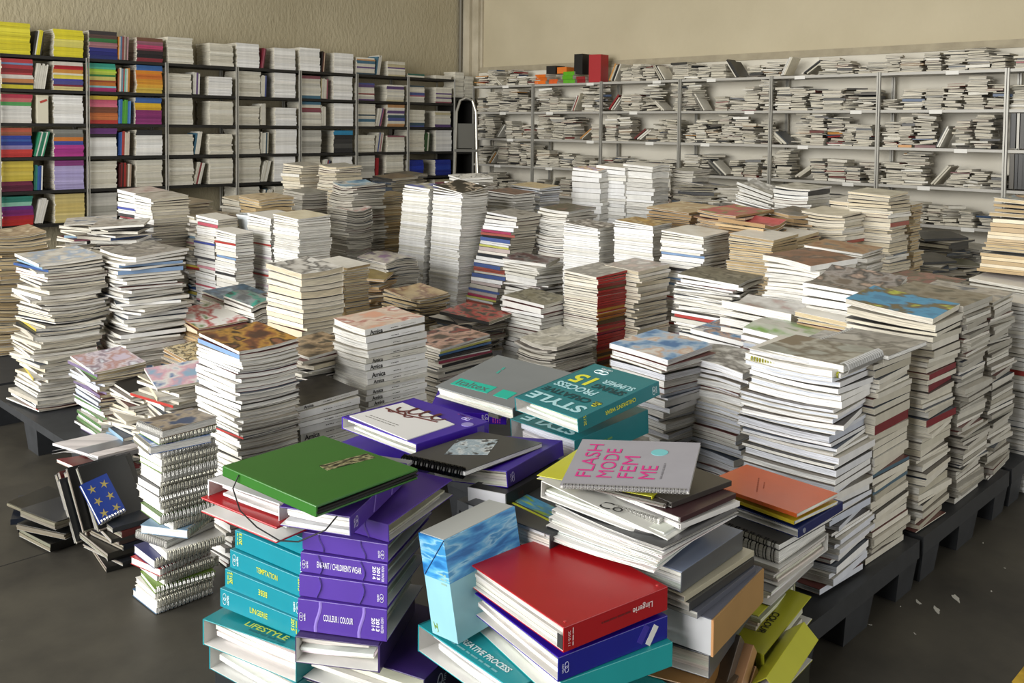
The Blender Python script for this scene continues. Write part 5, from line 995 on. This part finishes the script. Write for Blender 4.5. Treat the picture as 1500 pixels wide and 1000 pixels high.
# spiral notebooks on the corner stack
t = N('wire_notebook', 'spiral notebook with grey-green paper cover on the pallet-corner stack', pose(1236, 535, 2.57, -2, .22, .27, .022, 0, -2), .22, .27, .022, '#8f8a7d', '-y', nr=17, r=.016, wire=.0020, wirec='#e2e2e0', topm=art('nb1', ('#8f8f86', '#a3a69c', '#6d6455', '#b0aea2', '#7a6c58'), 1.6, seed=1))
t = N('wire_notebook', 'notebook with yellow wire edge under the grey-green spiral notebook', mat4(rotm(0, 0, R(1)), at(1232, 547, 2.57)+rotm(0, 0, R(1))@np.array([.11, .14, -.012])), .22, .28, .011, '#dedcd6', '-x', nr=30, r=.007, wirec='#c4c434')
t = N('wire_notebook', 'grey spiral notebook on the ribbed catalogue stack', pose(1297, 520, 2.70, -4, .24, .22, .014, 0, -2), .24, .24, .014, '#77736c', '+y', nr=18, r=.009, topm=art('nb2', ('#77736c', '#9a968e', '#5d5a54', '#b5b1a8'), 2, seed=6))
# ---- column of spiral notebooks on the floor
nz = .002; cx, cy = 1.16, 2.53; hs = []
cols_ = ['#4a6a8a', '#e4e2dc', '#e0dcd6', '#6a8a2a', '#dcdad4', '#e9e7e2', '#a3262c', '#3a3f6d', '#e4e2dc', '#8f8d88', '#7a9ab5', '#e4e2dc', '#5a7a3a', '#e0ded8', '#d3d0c8', '#e4e2dc', '#3f3f44', '#dedcd4', '#d8d5cc', '#6a8a3a', '#e2e0da', '#c4c2bb', '#3a62a0', '#6a8a3a', '#77634e']
TOPN = {24: 'spiral notebook with tan cover topping the notebook column', 22: 'spiral notebook with blue cover near the top of the column', 6: 'red-lined spiral notebook low in the notebook column', 3: 'green-covered spiral notebook near the floor', 10: 'spiral notebook with light blue cover askew in the column', 23: 'spiral notebook with green cover second in the column'}
for i in range(25):
    h = rnd.choice((.014, .018, .021, .024)) if i not in (24, 22) else .022
    jit = .016 if i in (3, 4, 6, 7, 8, 9, 10, 11, 22, 24) else .006
    yw = rnd.gauss(0, 7 if jit > .01 else 2)+(0 if i not in (9, 10) else 14)
    sp = '-y' if i not in (9, 22, 24) else '-x'
    M = mat4(rotm(0, 0, R(yw)), (cx+.085+rnd.gauss(0, jit)+.0008*i, cy+.07+rnd.gauss(0, jit), nz))
    N('spiral_notebook', TOPN.get(i, 'wire-bound white-paged notebook in the floor column, '+nth(24-i)), M, .175, .135 if i % 5 else .15, h, cols_[i], sp, nr=14, r=.008, group='column of spiral notebooks', page='#eceae4', wirec='#b9b6a6' if i % 3 else '#d8d7d2',
      topm=art('nbt', ('#8a7a66', '#5c5148', '#a89a86', '#3f4f6d'), 2, seed=8) if i == 24 else (art('nbb', ('#3a5a9a', '#4a70b5', '#c9d3e0', '#2f4a8a'), 2, seed=9) if i == 22 else None)); nz += h+.0012
# ---- tumbled dark books beside it
DK = ['#1d1d1c', '#24262a', '#151514', '#2f2d28', '#1a1f2a', '#3a2a26', '#262523', '#55201f', '#20242a', '#2a2f35']
bz = .001
for i in range(9):
    h = rnd.choice((.012, .016, .02)); M = mat4(rotm(0, 0, R(rnd.gauss(0, 5))), (1.17+rnd.gauss(0, .008)+.09, 2.86+rnd.gauss(0, .008)+.11, bz))
    B('dark_book', 'dark softcover book in the flat pile beside the notebook column, '+nth(8-i), 0, 0, 0, 0, .17, .22, h, DK[i % 10], '-y', n=2, cat='book', tc=.0012, inset=.003, M=M, group='flat pile of dark books', page='#8f897b'); bz += h+.001
for i in range(12):
    a = R(38-i*.8); th = rnd.uniform(.012, .022); s0 = i*.024
    Rm = rotm(0, 0, R(4+rnd.gauss(0, 3)))@rotm(math.pi/2-a+.0, 0, 0)
    M = mat4(Rm, (1.235+rnd.gauss(0, .012), 2.97+s0+.02, .135+rnd.uniform(0, .02)-i*.003+(.05 if i < 5 else 0)))
    if i == 0: M0 = M
    B('dark_book', 'dark book leaning in the slanted row, '+['first', 'second', 'third', 'fourth', 'fifth', 'sixth', 'seventh', 'eighth', 'ninth', 'tenth', 'eleventh', 'twelfth'][i]+' from the notebook column', 0, 0, 0, 0, .16, .21, th, DK[(i*3) % 10], '+y', n=2, cat='book', tc=.0012, inset=.003, M=M, group='slanted row of dark books', page='#9a9484')
hz = {}
for i in range(11):
    cxy = (i % 4); sx, sy = 1.15+.12*(cxy % 2), 3.24+.17*(cxy // 2); h = rnd.choice((.014, .02, .026)); z0 = hz.get(cxy, .004)
    M = mat4(rotm(R(rnd.gauss(0, 2.5)), R(rnd.gauss(0, 2.5)), R(rnd.uniform(-35, 35))), (sx+rnd.gauss(0, .012), sy+rnd.gauss(0, .015), z0)); hz[cxy] = z0+h+.012
    B('dark_book', 'dark book tumbled on the floor past the slanted row, '+['on the bare floor', 'one book up', 'two books up'][i//4]+(', red cover' if DK[(i*7+2) % 10] == '#55201f' else ''), 0, 0, 0, 0, .15, .20, h, DK[(i*7+2) % 10], rnd.choice(('-y', '+x', '-x')), n=2, cat='book', tc=.0012, inset=.003, M=M, group='tumbled dark books', page='#77715f')
B('lookbook', 'grey glossy lookbook draped over the slanted dark books', 145, 668, 3.3, 18, .22, .24, .012, '#77767a', '-y', n=2, cat='lookbook', tc=.001, inset=.004, curl=(-.02, 0, .4), rx=2, ry=6)
B('thin_book', 'red-covered book under the grey lookbook', 130, 692, 3.32, 8, .2, .22, .012, '#8f1f26', '-y', n=2, cat='book', tc=.001, inset=.004, ry=8)
B('thin_book', 'pale blue book under the grey lookbook', 140, 712, 3.3, -10, .18, .2, .012, '#6fa5b8', '-y', n=2, cat='book', tc=.001, inset=.004, ry=10, rx=-8)
M2 = M0@mat4(rotm(0, 0, R(90+8)), (-.045, -.02, .024)); t = N('spiral_notebook', 'blue notebook with gold leaf stars leaning on the dark books', M2, .135, .09, .012, '#1f3f9a', '-x', nr=9, r=.008)
for k in range(6):
    put_patch(t, dims(t), 'top', -.045+.042*(k//2), -.022+.042*(k % 2), .03, .03, plain('#b5a45a', .5), 20*k, 'leaf_star', .0006, [((.5 if v % 2 else .16)*math.cos(v*math.pi/5), (.5 if v % 2 else .16)*math.sin(v*math.pi/5)) for v in range(10)])
# ---- white plastic tub behind the pink-marked columns
C = at(389, 316, 5.95); t = tag(empty('plastic_tub', mat4(rotm(0, 0, R(-45)), (C[0], C[1], C[2]-.16))), 'white oval plastic tub wedged behind the pink-marked columns', 'tub')
def oval(rx_, ry_, z): return [(rx_*math.cos(v), ry_*math.sin(v), z) for v in np.linspace(0, 2*math.pi, 29)[:-1]]
mb = MB(); lay = [oval(.13, .09, 0), oval(.165, .115, .10), oval(.178, .125, .165), oval(.172, .119, .165), oval(.158, .108, .10), oval(.125, .085, .008)]
V = [p for q in lay for p in q]; F = [(i*28+j, i*28+(j+1) % 28, (i+1)*28+(j+1) % 28, (i+1)*28+j) for i in range(5) for j in range(28)]+[tuple(range(27, -1, -1)), tuple(range(140, 168))]
mb.add(V, F).build('basin', plain('#d6dde0', .35), t); MB().tube(oval(.177, .124, .166), .006, 6, True).build('rim', plain('#e6eaec', .3), t)
